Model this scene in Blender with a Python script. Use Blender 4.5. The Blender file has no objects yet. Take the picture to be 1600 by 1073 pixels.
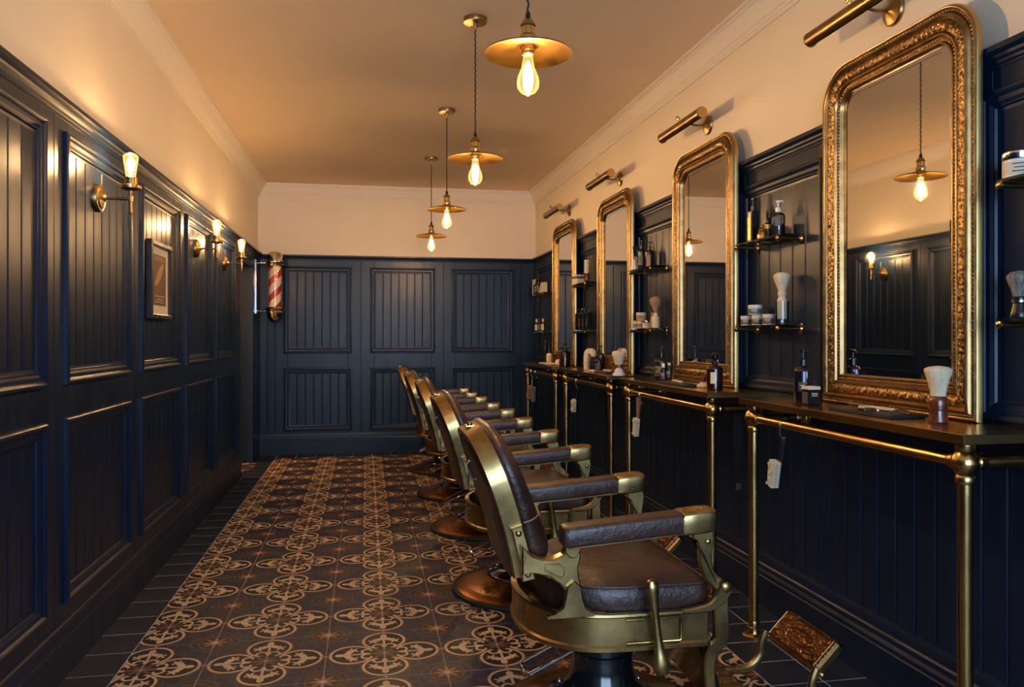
import bpy, bmesh, math, random
from mathutils import Vector, Matrix
random.seed(7)
PI = math.pi
scene = bpy.context.scene
COL = scene.collection

# ------------------------------------------------------------------ camera
F_PX, YAW, CY, CAM_H = 1235.25, 0.1829, 524.37, 1.1098
cam_d = bpy.data.cameras.new('camera'); cam = bpy.data.objects.new('camera', cam_d); COL.objects.link(cam)
cam.location = (0, 0, CAM_H); cam.rotation_euler = (PI/2, 0, -YAW)
cam_d.sensor_fit = 'HORIZONTAL'; cam_d.sensor_width = 36.0; cam_d.lens = F_PX/1600*36.0
cam_d.shift_y = -(536.5-CY)/1600; cam_d.clip_start = 0.05
scene.camera = cam

# ------------------------------------------------------------------ world, daylight, exposure
world = bpy.data.worlds.new('world'); scene.world = world; world.use_nodes = True
bg = world.node_tree.nodes['Background']
bg.inputs[0].default_value = (0.52, 0.72, 1.0, 1); bg.inputs[1].default_value = 3.6
scene.view_settings.view_transform = 'Standard'; scene.view_settings.look = 'None'
scene.view_settings.gamma = 1.0; scene.view_settings.use_curve_mapping = False
scene.view_settings.exposure = 1.62
BULB_PENDANT, BULB_SCONCE = 360.0, 185.0
BULB_COL = (1.0, 0.65, 0.36, 1)
por_d = bpy.data.lights.new('shopfront_portal', 'AREA'); por_d.shape = 'RECTANGLE'; por_d.size = 2.3; por_d.size_y = 1.95
por_d.cycles.is_portal = True
por = bpy.data.objects.new('shopfront_portal', por_d); COL.objects.link(por); por.location = (0.33, -1.56, 1.35); por.rotation_euler = (PI/2, 0, 0)

# ------------------------------------------------------------------ pixel helpers (photo 1600x1073)
_c, _s = math.cos(YAW), math.sin(YAW)
def yx(u, X):
    a = (u-800)/F_PX
    return X*(-a*_s+_c)/(a*_c+_s)
def xy(u, Y):
    a = (u-800)/F_PX
    return Y*(a*_c+_s)/(-a*_s+_c)

# ------------------------------------------------------------------ materials
MATS = {}
class NT:
    def __init__(s, name):
        s.m = bpy.data.materials.new(name); s.m.use_nodes = True; s.t = s.m.node_tree; s.t.nodes.clear()
        s.out = s.t.nodes.new('ShaderNodeOutputMaterial'); MATS[name] = s.m
    def n(s, kind, **kw):
        nd = s.t.nodes.new(kind)
        for k, v in kw.items(): setattr(nd, k, v)
        return nd
    def l(s, a, b): s.t.links.new(a, b)
    def put(s, sock, v):
        if hasattr(v, 'is_linked') or isinstance(v, bpy.types.NodeSocket): s.l(v, sock)
        else: sock.default_value = v
    def math(s, op, a, b=None, c=None, clamp=False):
        nd = s.n('ShaderNodeMath', operation=op, use_clamp=clamp)
        s.put(nd.inputs[0], a)
        if b is not None: s.put(nd.inputs[1], b)
        if c is not None: s.put(nd.inputs[2], c)
        return nd.outputs[0]
    def mix(s, f, a, b):
        nd = s.n('ShaderNodeMix', data_type='RGBA'); s.put(nd.inputs[0], f); s.put(nd.inputs[6], a); s.put(nd.inputs[7], b)
        return nd.outputs[2]
    def ramp(s, f, lo, hi):
        nd = s.n('ShaderNodeMapRange'); s.put(nd.inputs[0], f); nd.inputs[1].default_value = lo; nd.inputs[2].default_value = hi
        return nd.outputs[0]
    def noise(s, scale, detail=4, rough=.55, vec=None, stretch=None):
        nd = s.n('ShaderNodeTexNoise'); nd.inputs['Scale'].default_value = scale; nd.inputs['Detail'].default_value = detail; nd.inputs['Roughness'].default_value = rough
        if vec is None: vec = s.n('ShaderNodeTexCoord').outputs['Object']
        if stretch:
            mp = s.n('ShaderNodeMapping'); mp.inputs['Scale'].default_value = stretch; s.l(vec, mp.inputs[0]); vec = mp.outputs[0]
        s.l(vec, nd.inputs['Vector']); return nd.outputs[0]
    def bump(s, h, strength, dist):
        nd = s.n('ShaderNodeBump'); nd.inputs['Strength'].default_value = strength; nd.inputs['Distance'].default_value = dist; s.l(h, nd.inputs['Height'])
        return nd.outputs[0]
    def pbr(s, col, rough=.5, metal=0., bump=None, coat=0., spec=.5, sheen=0):
        p = s.n('ShaderNodeBsdfPrincipled'); s.put(p.inputs['Base Color'], col); s.put(p.inputs['Roughness'], rough); p.inputs['Metallic'].default_value = metal
        p.inputs['Coat Weight'].default_value = coat; p.inputs['Coat Roughness'].default_value = .15; p.inputs['Specular IOR Level'].default_value = spec
        if bump is not None: s.l(bump, p.inputs['Normal'])
        s.l(p.outputs[0], s.out.inputs[0]); return p
def rgb(*c): return (c[0], c[1], c[2], 1)
def simple(name, col, rough=.5, metal=0., var=.25, scale=12., bump=.0, coat=0., spec=.5, stretch=None, col2=None):
    t = NT(name); nz = t.noise(scale, stretch=stretch)
    f = t.ramp(nz, .3, .7)
    c2 = col2 if col2 else tuple(x*(1-var) for x in col)
    c = t.mix(f, rgb(*c2), rgb(*col))
    b = t.bump(nz, bump, .004) if bump else None
    rr = t.math('MULTIPLY_ADD', f, rough*.3, rough*.85)
    t.pbr(c, rr, metal, b, coat, spec); return t.m
simple('plaster', (.80, .70, .56), .85, var=.07, scale=3, bump=.05)
simple('ceiling_paint', (.80, .62, .43), .9, var=.05, scale=2.5)
simple('cornice_paint', (.82, .73, .60), .7, var=.04, scale=4)
simple('navy', (.0056, .0165, .042), .34, var=.25, scale=22, bump=.08, stretch=(1, 1, .12), spec=.32)
simple('grout', (.42, .43, .46), .9, var=.3, scale=40)
simple('border_tile', (.012, .023, .052), .45, var=.45, scale=9, bump=.03, spec=.35)
simple('brass', (.62, .40, .145), .24, 1., var=.25, scale=9)
simple('brass_dark', (.40, .25, .09), .3, 1., var=.4, scale=14)
simple('brass_sheet', (.52, .35, .14), .34, 1., var=.3, scale=5)
simple('brass_top', (.60, .37, .13), .22, 1., var=.3, scale=5)
simple('shade_brass', (.33, .185, .05), .36, 1., var=.25, scale=12)
simple('bronze', (.60, .42, .17), .29, 1., scale=11, col2=(.30, .21, .09))
simple('copper', (.36, .16, .055), .3, 1., var=.4, scale=7)
simple('gold', (.46, .295, .12), .34, 1., var=.5, scale=25)
simple('gold_dark', (.26, .13, .05), .42, 1., var=.55, scale=60, bump=.4)
simple('enamel', (.006, .007, .010), .12, 0, var=.1, coat=.6)
simple('rubber', (.012, .012, .013), .6, var=.2)
simple('chrome', (.75, .75, .76), .1, 1., var=.06)
simple('nickel', (.70, .62, .50), .14, 1., var=.1)
simple('mirror', (.86, .87, .86), .015, 1., var=.0)
simple('black_plastic', (.010, .010, .012), .25, var=.2)
simple('white_plastic', (.78, .76, .72), .3, var=.06)
simple('cream', (.74, .62, .44), .5, var=.15, scale=30)
simple('paper', (.70, .62, .50), .7, var=.08, scale=20)
simple('ink', (.05, .045, .04), .6, var=.1)
simple('purple_glass', (.010, .006, .020), .1, var=.2, coat=.5)
simple('amber_glass', (.022, .007, .004), .1, var=.3, coat=.5)
simple('gold_label', (.55, .36, .12), .35, .8, var=.5, scale=70)
simple('dark_label', (.09, .10, .11), .4, var=.5, scale=90)
simple('teal_label', (.10, .16, .17), .4, var=.5, scale=80)
simple('wood_red', (.17, .035, .014), .16, var=.5, scale=30, coat=.7)
simple('bristle_cream', (.78, .66, .46), .8, var=.28, scale=140, bump=.6, stretch=(1, 1, .06))
simple('bristle_grey', (.30, .28, .25), .8, col2=(.05, .05, .05), scale=140, bump=.6, stretch=(1, 1, .06))
simple('bristle_brown', (.45, .28, .17), .8, col2=(.25, .14, .08), scale=120, bump=.6, stretch=(1, 1, .06))
simple('tan_leather', (.34, .15, .07), .5, var=.3)
simple('slate', (.020, .022, .026), .4, var=.2)
simple('poster_brown', (.16, .085, .045), .6, col2=(.07, .035, .02), scale=14)
simple('poster_tan', (.42, .27, .15), .6, var=.3, scale=20)
simple('frame_dark', (.018, .020, .026), .3, var=.2)
simple('cord', (.05, .032, .02), .8, var=.5, scale=300)
simple('red', (.55, .02, .02), .25, var=.1)
simple('ivory', (.85, .74, .52), .25, var=.05)
def leather():
    t = NT('leather'); co = t.n('ShaderNodeTexCoord').outputs['Object']
    a = t.noise(7, 5, .6, co); b = t.noise(60, 3, .6, co)
    w = t.noise(16, 6, .75, co, stretch=(1, 3, 1))
    c = t.mix(t.ramp(a, .3, .7), rgb(.024, .0105, .0095), rgb(.060, .024, .0145))
    c = t.mix(t.math('MULTIPLY', t.ramp(w, .58, .72), .5), c, rgb(.11, .048, .028))
    h = t.math('ADD', t.math('MULTIPLY', b, .4), w)
    t.pbr(c, t.math('MULTIPLY_ADD', a, .25, .19), 0, t.bump(h, .45, .009), .12, .55)
leather()
def glass(name, col, refl=.12, body=0.):
    t = NT(name); tr = t.n('ShaderNodeBsdfTransparent'); tr.inputs[0].default_value = rgb(*col)
    gl = t.n('ShaderNodeBsdfGlossy'); gl.inputs['Roughness'].default_value = .03
    lw = t.n('ShaderNodeFresnel'); lw.inputs[0].default_value = 1.35
    mx = t.n('ShaderNodeMixShader'); t.l(t.math('MULTIPLY_ADD', lw.outputs[0], .9, refl*.2), mx.inputs[0]); t.l(tr.outputs[0], mx.inputs[1]); t.l(gl.outputs[0], mx.inputs[2])
    t.l(mx.outputs[0], t.out.inputs[0])
glass('clear_glass', (.93, .95, .95)); glass('shelf_glass', (.74, .90, .85), .3); glass('window_glass', (.95, .97, .98)); glass('liquid_glass', (.72, .74, .80), .3)
def emit(name, col, st):
    t = NT(name); e = t.n('ShaderNodeEmission'); e.inputs[0].default_value = col; e.inputs[1].default_value = st; t.l(e.outputs[0], t.out.inputs[0])
def bulb_glass():
    glass('bulb_glass', (1., .90, .70)); m = MATS['bulb_glass'].node_tree
    out = [n for n in m.nodes if n.type == 'OUTPUT_MATERIAL'][0]; src = out.inputs[0].links[0].from_socket
    e = m.nodes.new('ShaderNodeEmission'); e.inputs[0].default_value = (1, .50, .14, 1); e.inputs[1].default_value = .16  # weak amber emission on the glass imitates halation around the hot filament
    a = m.nodes.new('ShaderNodeAddShader'); m.links.new(src, a.inputs[0]); m.links.new(e.outputs[0], a.inputs[1]); m.links.new(a.outputs[0], out.inputs[0])
bulb_glass()
emit('filament_pendant', BULB_COL, BULB_PENDANT); emit('filament_sconce', BULB_COL, BULB_SCONCE)
def embossed():
    t = NT('embossed_copper'); co = t.n('ShaderNodeTexCoord').outputs['Object']
    v = t.n('ShaderNodeTexVoronoi'); v.inputs['Scale'].default_value = 130; t.l(co, v.inputs['Vector'])
    w = t.n('ShaderNodeTexWave'); w.inputs['Scale'].default_value = 38; w.inputs['Distortion'].default_value = 9; w.inputs['Detail'].default_value = 3; t.l(co, w.inputs['Vector'])
    h = t.math('ADD', v.outputs['Distance'], w.outputs[1])
    c = t.mix(t.ramp(h, .3, 1.2), rgb(.14, .06, .025), rgb(.50, .26, .10))
    t.pbr(c, .33, 1., t.bump(h, .8, .006))
embossed()
def carved():
    t = NT('carved_gold'); co = t.n('ShaderNodeTexCoord').outputs['Object']
    n = t.noise(150, 3, .6, co)
    c = t.mix(t.ramp(n, .38, .62), rgb(.075, .038, .016), rgb(.50, .33, .15))
    t.pbr(c, .3, 1., t.bump(n, .5, .004))
carved()
GX, GY = -0.3354, 2.8059
def pattern():
    t = NT('patterned_tile'); m = t.math
    pos = t.n('ShaderNodeNewGeometry').outputs['Position']; sp = t.n('ShaderNodeSeparateXYZ'); t.l(pos, sp.inputs[0])
    def cell(v, o):
        f = m('FRACT', m('MULTIPLY_ADD', v, 2.5, .5-o*2.5)); return m('SUBTRACT', f, .5)
    px, py = cell(sp.outputs[0], GX), cell(sp.outputs[1], GY)
    ax, ay = m('ABSOLUTE', px), m('ABSOLUTE', py)
    qx, qy = m('MAXIMUM', ax, ay), m('MINIMUM', ax, ay)
    def ln(x, y): return m('SQRT', m('ADD', m('MULTIPLY', x, x), m('MULTIPLY', y, y)))
    def lt(a, b): return m('LESS_THAN', a, b)
    def band(d, r, w): return lt(m('ABSOLUTE', m('SUBTRACT', d, r)), w)
    def mul(*a):
        r = a[0]
        for x in a[1:]: r = m('MULTIPLY', r, x)
        return r
    def orr(*a):
        r = a[0]
        for x in a[1:]: r = m('MAXIMUM', r, x)
        return r
    def star(x, y, cx, cy, r0, r1, k, ph=0.):
        dx, dy = m('SUBTRACT', x, cx), m('SUBTRACT', y, cy)
        th = m('ARCTAN2', dy, dx); rr = m('MULTIPLY_ADD', m('COSINE', m('MULTIPLY_ADD', th, float(k), ph)), r1, r0)
        return lt(ln(dx, dy), rr)
    nz = t.noise(26, 4, .6, pos); nb = t.noise(6, 3, .6, pos)
    d = ln(m('SUBTRACT', qx, .280), qy)
    # ground with mottled blue / brown blobs
    vo = t.n('ShaderNodeTexVoronoi', feature='DISTANCE_TO_EDGE'); vo.inputs['Scale'].default_value = 24; t.l(pos, vo.inputs['Vector'])
    net = lt(m('ADD', vo.outputs['Distance'], m('MULTIPLY', nz, .1)), .125)
    c = t.mix(t.ramp(nz, .40, .62), rgb(.007, .012, .038), rgb(.018, .030, .080))
    c = t.mix(mul(net, .75), c, rgb(.060, .052, .060))
    rm = ln(m('SUBTRACT', .5, ax), m('SUBTRACT', .5, ay))
    c = t.mix(mul(band(rm, .205, .012), .7), c, rgb(.10, .060, .042))
    c = t.mix(lt(rm, .150), c, rgb(.12, .065, .040))
    c = t.mix(lt(rm, .132), c, rgb(.055, .020, .015))
    bx, by = m('SUBTRACT', .5, ax), m('SUBTRACT', .5, ay)
    c = t.mix(star(bx, by, 0., 0., .078, .032, 8), c, rgb(.28, .15, .105))
    c = t.mix(star(bx, by, 0., 0., .022, .012, 8, PI), c, rgb(.66, .52, .40))
    # quatrefoil
    c = t.mix(lt(d, .212), c, rgb(.085, .038, .019))
    c = t.mix(lt(d, .194), c, rgb(.60, .44, .29))
    c = t.mix(lt(d, .170), c, rgb(.009, .009, .015))
    inner = lt(ln(qx, qy), .125)
    c = t.mix(inner, c, rgb(.014, .012, .016))
    c = t.mix(star(px, py, 0., 0., .082, .034, 8), c, rgb(.14, .068, .038))
    c = t.mix(lt(ln(px, py), .018), c, rgb(.40, .25, .16))
    stem = mul(lt(qy, .011), m('GREATER_THAN', qx, .12), lt(qx, .32))
    scroll = mul(band(ln(m('SUBTRACT', qx, .150), m('SUBTRACT', qy, .052)), .045, .011), m('GREATER_THAN', qx, .135))
    leaf0 = star(qx, qy, .335, 0., .058, .030, 3)
    leaf1 = star(qx, qy, .272, .092, .036, .018, 5, .6)
    c = t.mix(orr(stem, scroll, leaf0, leaf1), c, rgb(.62, .46, .30))
    lk = mul(m('GREATER_THAN', qx, .462), lt(qy, .014))
    c = t.mix(lk, c, rgb(.30, .17, .10))
    c = t.mix(mul(t.ramp(nb, .45, .75), .30), c, rgb(.03, .025, .025))
    t.pbr(c, m('MULTIPLY_ADD', nz, .25, .36), 0, t.bump(nz, .05, .003), 0, .35)
pattern()
def spiral():
    t = NT('barber_stripes'); co = t.n('ShaderNodeTexCoord').outputs['Object']; sp = t.n('ShaderNodeSeparateXYZ'); t.l(co, sp.inputs[0])
    th = t.math('ARCTAN2', sp.outputs[1], sp.outputs[0])
    f = t.math('FRACT', t.math('ADD', t.math('MULTIPLY', th, -1/PI), t.math('MULTIPLY', sp.outputs[2], 7.0)))
    c = t.mix(t.math('LESS_THAN', f, .47), rgb(.86, .72, .48), rgb(.50, .015, .015))
    t.pbr(c, .25)
spiral()

# ------------------------------------------------------------------ mesh builder
class MB:
    def __init__(s): s.v = []; s.f = []
    def add(s, vs, fs, M=None):
        o = len(s.v)
        s.v += [tuple(M @ Vector(p)) if M is not None else tuple(p) for p in vs]
        s.f += [tuple(o+i for i in f) for f in fs]; return s
    def grid(s, rows, closed_u=True, cap0=True, cap1=True, closed_v=False, M=None):
        n = len(rows[0]); vs = [p for r in rows for p in r]; fs = []
        R = len(rows)
        for j in range(R if closed_v else R-1):
            a, b = j*n, ((j+1) % R)*n
            for i in range(n if closed_u else n-1):
                k = (i+1) % n; fs.append((a+i, a+k, b+k, b+i))
        if closed_u and cap0 and not closed_v: fs.append(tuple(range(n-1, -1, -1)))
        if closed_u and cap1 and not closed_v: fs.append(tuple((R-1)*n+i for i in range(n)))
        return s.add(vs, fs, M)
    def box(s, x0, x1, y0, y1, z0, z1, b=0., M=None):
        if b <= 0:
            vs = [(x, y, z) for z in (z0, z1) for y in (y0, y1) for x in (x0, x1)]
            return s.add(vs, [(0, 2, 3, 1), (4, 5, 7, 6), (0, 1, 5, 4), (2, 6, 7, 3), (0, 4, 6, 2), (1, 3, 7, 5)], M)
        def ring(i, z):
            p = []
            for (cx, sx, cy, sy, order) in ((x1, -1, y0, 1, 0), (x1, -1, y1, -1, 1), (x0, 1, y1, -1, 0), (x0, 1, y0, 1, 1)):
                a = (cx+sx*(i+b if i < b else i), cy+sy*i, z); c = (cx+sx*i, cy+sy*(i+b if i < b else i), z)
                p += [a, c] if order == 0 else [c, a]
            return p
        return s.grid([ring(b, z0), ring(0, z0+b), ring(0, z1-b), ring(b, z1)], M=M)
    def lathe(s, prof, seg=24, M=None, a0=0., a1=2*PI):
        full = abs(a1-a0-2*PI) < 1e-6; n = seg if full else seg+1
        rows = [[(max(r, 1e-5)*math.cos(a0+(a1-a0)*i/seg), max(r, 1e-5)*math.sin(a0+(a1-a0)*i/seg), z) for i in range(n)] for r, z in prof]
        return s.grid(rows, closed_u=full, M=M)
    def tube(s, path, r, seg=10, closed=False, M=None):
        P = [Vector(p) for p in path]; n = len(P); rs = r if isinstance(r, (list, tuple)) else [r]*n; rows = []
        up = None
        for i in range(n):
            a, b = (P[i-1], P[(i+1) % n]) if closed else (P[max(i-1, 0)], P[min(i+1, n-1)])
            T = (b-a).normalized()
            if up is None:
                up = Vector((0, 0, 1)) if abs(T.z) < .9 else Vector((1, 0, 0))
            up = (up-T*up.dot(T))
            up = up.normalized() if up.length > 1e-5 else T.orthogonal().normalized()
            B = T.cross(up)
            rows.append([tuple(P[i]+rs[i]*(math.cos(2*PI*k/seg)*up+math.sin(2*PI*k/seg)*B)) for k in range(seg)])
        return s.grid(rows, closed_v=closed, M=M)
    def prism(s, out, y0, y1, c=0., M=None):           # outline in (x, z), thickness along y
        def ins(d):
            n = len(out); A = sum(out[i][0]*out[(i+1) % n][1]-out[(i+1) % n][0]*out[i][1] for i in range(n)); sg = 1 if A > 0 else -1; res = []
            for i in range(n):
                a, p, b = out[i-1], out[i], out[(i+1) % n]
                e1 = Vector((p[0]-a[0], p[1]-a[1])); e2 = Vector((b[0]-p[0], b[1]-p[1]))
                if e1.length < 1e-9 or e2.length < 1e-9: res.append(p); continue
                e1.normalize(); e2.normalize(); nn = Vector((-(e1.y+e2.y), e1.x+e2.x))*sg
                nn = nn.normalized() if nn.length > 1e-6 else Vector((0, 0))
                res.append((p[0]+nn.x*d, p[1]+nn.y*d))
            return res
        if c > 0:
            i = ins(c); rows = [[(x, y0, z) for x, z in i], [(x, y0+c, z) for x, z in out], [(x, y1-c, z) for x, z in out], [(x, y1, z) for x, z in i]]
        else: rows = [[(x, y0, z) for x, z in out], [(x, y1, z) for x, z in out]]
        return s.grid(rows, M=M)
    def ball(s, c, r, seg=12, rings=8, sq=(1, 1, 1), M=None):
        rows = [[(c[0]+sq[0]*r*math.sin(PI*j/rings)*math.cos(2*PI*i/seg), c[1]+sq[1]*r*math.sin(PI*j/rings)*math.sin(2*PI*i/seg), c[2]-sq[2]*r*math.cos(PI*j/rings)) for i in range(seg)] for j in range(1, rings)]
        return s.grid(rows, M=M)
    def mesh(s, name, ang=35):
        me = bpy.data.meshes.new(name); me.from_pydata(s.v, [], s.f)
        bm = bmesh.new(); bm.from_mesh(me); bmesh.ops.recalc_face_normals(bm, faces=bm.faces); bm.to_mesh(me); bm.free()
        me.shade_smooth(); me.set_sharp_from_angle(angle=math.radians(ang)); return me
def obj(name, mb, mat, parent=None, ang=35, label=None, loc=None, kind=None):
    me = mb.mesh(name, ang) if isinstance(mb, MB) else mb
    if isinstance(mb, MB): me.materials.append(MATS[mat])
    o = bpy.data.objects.new(name, me); COL.objects.link(o); o.parent = parent
    if loc is not None: o.location = loc
    if label: o['label'] = label
    if kind: o['kind'] = kind
    return o
def tag(o, label, cat, group=None):
    o['label'] = label; o['category'] = cat
    if group: o['group'] = group
    return o
def thing(name, label, cat, loc=(0, 0, 0), rz=0., group=None):
    o = bpy.data.objects.new(name, None); COL.objects.link(o); o.location = loc; o.rotation_euler = (0, 0, rz); o.empty_display_size = .05
    return tag(o, label, cat, group)
def copy_tree(o, parent=None):
    c = o.copy(); COL.objects.link(c); c.parent = parent
    for ch in list(o.children): copy_tree(ch, c)
    return c
def struct(name, mb, mat, loc=(0, 0, 0), rz=0., label=None, ang=35):
    o = obj(name, mb, mat, None, ang, label, loc, 'structure'); o.rotation_euler = (0, 0, rz); return o
def smooth_path(pts, n=6):
    P = [Vector(p) for p in pts]; out = []
    for i in range(len(P)-1):
        p0, p1, p2, p3 = P[max(i-1, 0)], P[i], P[i+1], P[min(i+2, len(P)-1)]
        for k in range(n):
            t = k/n
            out.append(.5*((2*p1)+(p2-p0)*t+(2*p0-5*p1+4*p2-p3)*t*t+(3*p1-p0-3*p2+p3)*t**3))
    out.append(P[-1]); return out
def ribbon(pts, ws, n=6):                              # outline of a strip that follows a curve in (x, z)
    P = smooth_path([(p[0], p[1], w) for p, w in zip(pts, ws)], n); L, R = [], []
    for i, p in enumerate(P):
        a, b = P[max(i-1, 0)], P[min(i+1, len(P)-1)]; t = Vector((b.x-a.x, b.y-a.y)).normalized(); nn = Vector((-t.y, t.x))
        L.append((p.x+nn.x*p.z, p.y+nn.y*p.z)); R.append((p.x-nn.x*p.z, p.y-nn.y*p.z))
    return L+R[::-1]
def RX(a): return Matrix.Rotation(a, 4, 'X')
def RY(a): return Matrix.Rotation(a, 4, 'Y')
def RZ(a): return Matrix.Rotation(a, 4, 'Z')
def TR(*p): return Matrix.Translation(p)

# ------------------------------------------------------------------ room shell
XL, XR, YB, YF, H = -0.985, 1.655, 7.66, -1.6, 2.5236
OP0, OP1, OPH = 6.48, 7.21, 1.72                       # opening in the left wall
PX0, PX1, PY1 = -0.8034, 1.2646, 7.43                  # patterned field
floor = struct('floor', MB().box(-2.4, XR+.1, YF-.1, YB+.1, -.10, -.0006), 'grout')
def tile_mesh(w, d, mat, name):
    g = .0008 if mat == 'patterned_tile' else .0024; mb = MB().box(-w/2+g, w/2-g, -d/2+g, d/2-g, -.008, 0, .0006); me = mb.mesh(name, 30); me.materials.append(MATS[mat]); return me
xs = [PX0]+[GX+.2*k for k in range(-2, 9)]; xs = [x for x in xs if x <= PX1+1e-4]
ys = [GY+.2*k for k in range(-3, 24)]; ys = [y for y in ys if y < PY1-.03]+[PY1]
cache = {}
for i in range(len(xs)-1):
    for j in range(len(ys)-1):
        w, d = round(xs[i+1]-xs[i], 4), round(ys[j+1]-ys[j], 4)
        if (w, d) not in cache: cache[(w, d)] = tile_mesh(w, d, 'patterned_tile', 'tile')
        obj('tile', cache[(w, d)], None, floor, loc=((xs[i]+xs[i+1])/2, (ys[j]+ys[j+1])/2, random.uniform(-.0004, .0002)))
near = MB()
for i in range(len(xs)-1):
    y = ys[0]
    while y > YF+.05:
        near.box(xs[i]+.0012, xs[i+1]-.0012, y-.2+.0012, y-.0012, -.008, 0, .0012); y -= .2
obj('tiles_toward_shopfront', near, 'patterned_tile', floor, kind='stuff')
side = MB()
for i in range(7):
    for j in range(4):
        x0 = -.9354-.2*(i+1); y0 = GY+.2*(18+j)
        side.box(max(x0, -2.3)+.0012, x0+.2-.0012, y0+.0012, y0+.2-.0012, -.008, 0, .0012)
obj('tiles_in_passage', side, 'patterned_tile', floor, kind='stuff')
bcache = {}
def border(x0, x1, y0, y1):
    k = (round(x1-x0, 4), round(y1-y0, 4))
    if k not in bcache: bcache[k] = tile_mesh(k[0], k[1], 'border_tile', 'border_tile')
    obj('border_tile', bcache[k], None, floor, loc=((x0+x1)/2, (y0+y1)/2, random.uniform(-.0004, .0002)))
y = 2.0475
while y < YB-.02:
    border(XL+.0, PX0, y, min(y+.1841, YB)); y += .1841
y = 2.140
while y < YB-.02:
    border(PX1, 1.447, y, min(y+.175, YB)); border(1.447, XR, y, min(y+.175, YB)); y += .175
x = PX0
while x < PX1-.02:
    border(x, min(x+.1723, PX1), PY1, YB); x += .1723
nb = MB()
y = 2.0475
while y > YF+.05: nb.box(XL, PX0-.0012, y-.1841+.0012, y-.0012, -.008, 0, .0012); y -= .1841
y = 2.140
while y > YF+.05:
    nb.box(PX1+.0012, 1.447-.0012, y-.175+.0012, y-.0012, -.008, 0, .0012); nb.box(1.447+.0012, XR, y-.175+.0012, y-.0012, -.008, 0, .0012); y -= .175
obj('border_tiles_toward_shopfront', nb, 'border_tile', floor, kind='stuff')
struct('ceiling', MB().box(-2.4, XR+.1, YF-.1, YB+.1, H, H+.1), 'ceiling_paint')
# walls carry local axes: x along the wall, -y out of the wall, z up
wl = struct('wall_left', MB().box(YF-.1, OP0, 0, .13, 0, H).box(OP0, OP1, 0, .13, OPH, H).box(OP1, YB, 0, .13, 0, H), 'plaster', (XL, 0, 0), PI/2)
wb = struct('wall_back', MB().box(-2.4, XR+.1, 0, .1, 0, H), 'plaster', (0, YB, 0))
wr = struct('wall_right', MB().box(-YB, -YF+.1, 0, .1, 0, H), 'plaster', (XR, 0, 0), -PI/2)
WX0, WX1, WZ0, WZ1 = -.85, 1.5, .35, 2.32
struct('wall_front', MB().box(-2.4, WX0, YF-.1, YF, 0, H).box(WX1, XR+.1, YF-.1, YF, 0, H).box(WX0, WX1, YF-.1, YF, 0, WZ0).box(WX0, WX1, YF-.1, YF, WZ1, H), 'navy')
win = struct('window_1', MB().box(WX0, WX1, YF-.07, YF-.02, WZ0, WZ0+.06).box(WX0, WX1, YF-.07, YF-.02, WZ1-.06, WZ1).box(WX0, WX0+.06, YF-.07, YF-.02, WZ0, WZ1).box(WX1-.06, WX1, YF-.07, YF-.02, WZ0, WZ1).box(.30, .35, YF-.07, YF-.02, WZ0, WZ1), 'navy')
for a, b in ((WX0+.06, .30), (.35, WX1-.06)): obj('pane', MB().box(a, b, YF-.05, YF-.044, WZ0+.06, WZ1-.06), 'window_glass', win)
struct('wall_passage', MB().box(-2.4, XL-.13, OP0-.35, OP0-.25, 0, H).box(-2.4, XL-.13, OP1+.12, OP1+.22, 0, H).box(-2.5, -2.3, OP0-.4, OP1+.3, 0, H), 'plaster')
pl_d = bpy.data.lights.new('passage_lamp_light', 'POINT'); pl_d.energy = 14; pl_d.color = (1, .55, .22); pl_d.shadow_soft_size = .08
pl = bpy.data.objects.new('passage_lamp_light', pl_d); COL.objects.link(pl); pl.location = (-1.75, 6.85, 2.1)
# extruded trims
def trim(name, prof, u0, u1, mat, loc, rz):
    rows = [[(u, -n, z) for n, z in prof] for u in (u0, u1)]
    return struct(name, MB().grid(rows), mat, loc, rz, ang=25)
def base_prof(b): return [(-.01, 0), (b, 0), (b, .122), (b-.003, .126), (b-.003, .140), (b-.009, .150), (b-.010, .166), (b-.015, .172), (b-.016, .186), (b-.021, .200), (-.01, .202)]
CAP = [(-.01, 1.812), (.022, 1.812), (.022, 1.819), (.027, 1.823), (.028, 1.830), (.035, 1.836), (.037, 1.843), (.046, 1.847), (.052, 1.851), (.052, 1.865), (-.01, 1.865)]
COR = [(-.01, 2.405), (.012, 2.405), (.012, 2.417), (.020, 2.421), (.022, 2.430), (.030, 2.434), (.040, 2.448), (.054, 2.474), (.062, 2.492), (.070, 2.496), (.070, 2.505), (.082, 2.507), (.082, H+.005), (-.01, H+.005)]
trim('baseboard_left', base_prof(.027), YF, OP0, 'navy', (XL, 0, 0), PI/2)
trim('baseboard_back', base_prof(.035), XL, XR, 'navy', (0, YB, 0), 0)
trim('baseboard_right', base_prof(.056), -YB, -YF, 'navy', (XR, 0, 0), -PI/2)
for i, (u0, u1, loc, rz) in enumerate(((YF, YB, (XL, 0, 0), PI/2), (XL, XR, (0, YB, 0), 0), (-YB, -YF, (XR, 0, 0), -PI/2))):
    trim('trim_%d' % (i+1), CAP, u0, u1, 'navy', loc, rz)
    trim('trim_%d' % (i+4), COR, u0, u1, 'cornice_paint', loc, rz)
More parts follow.
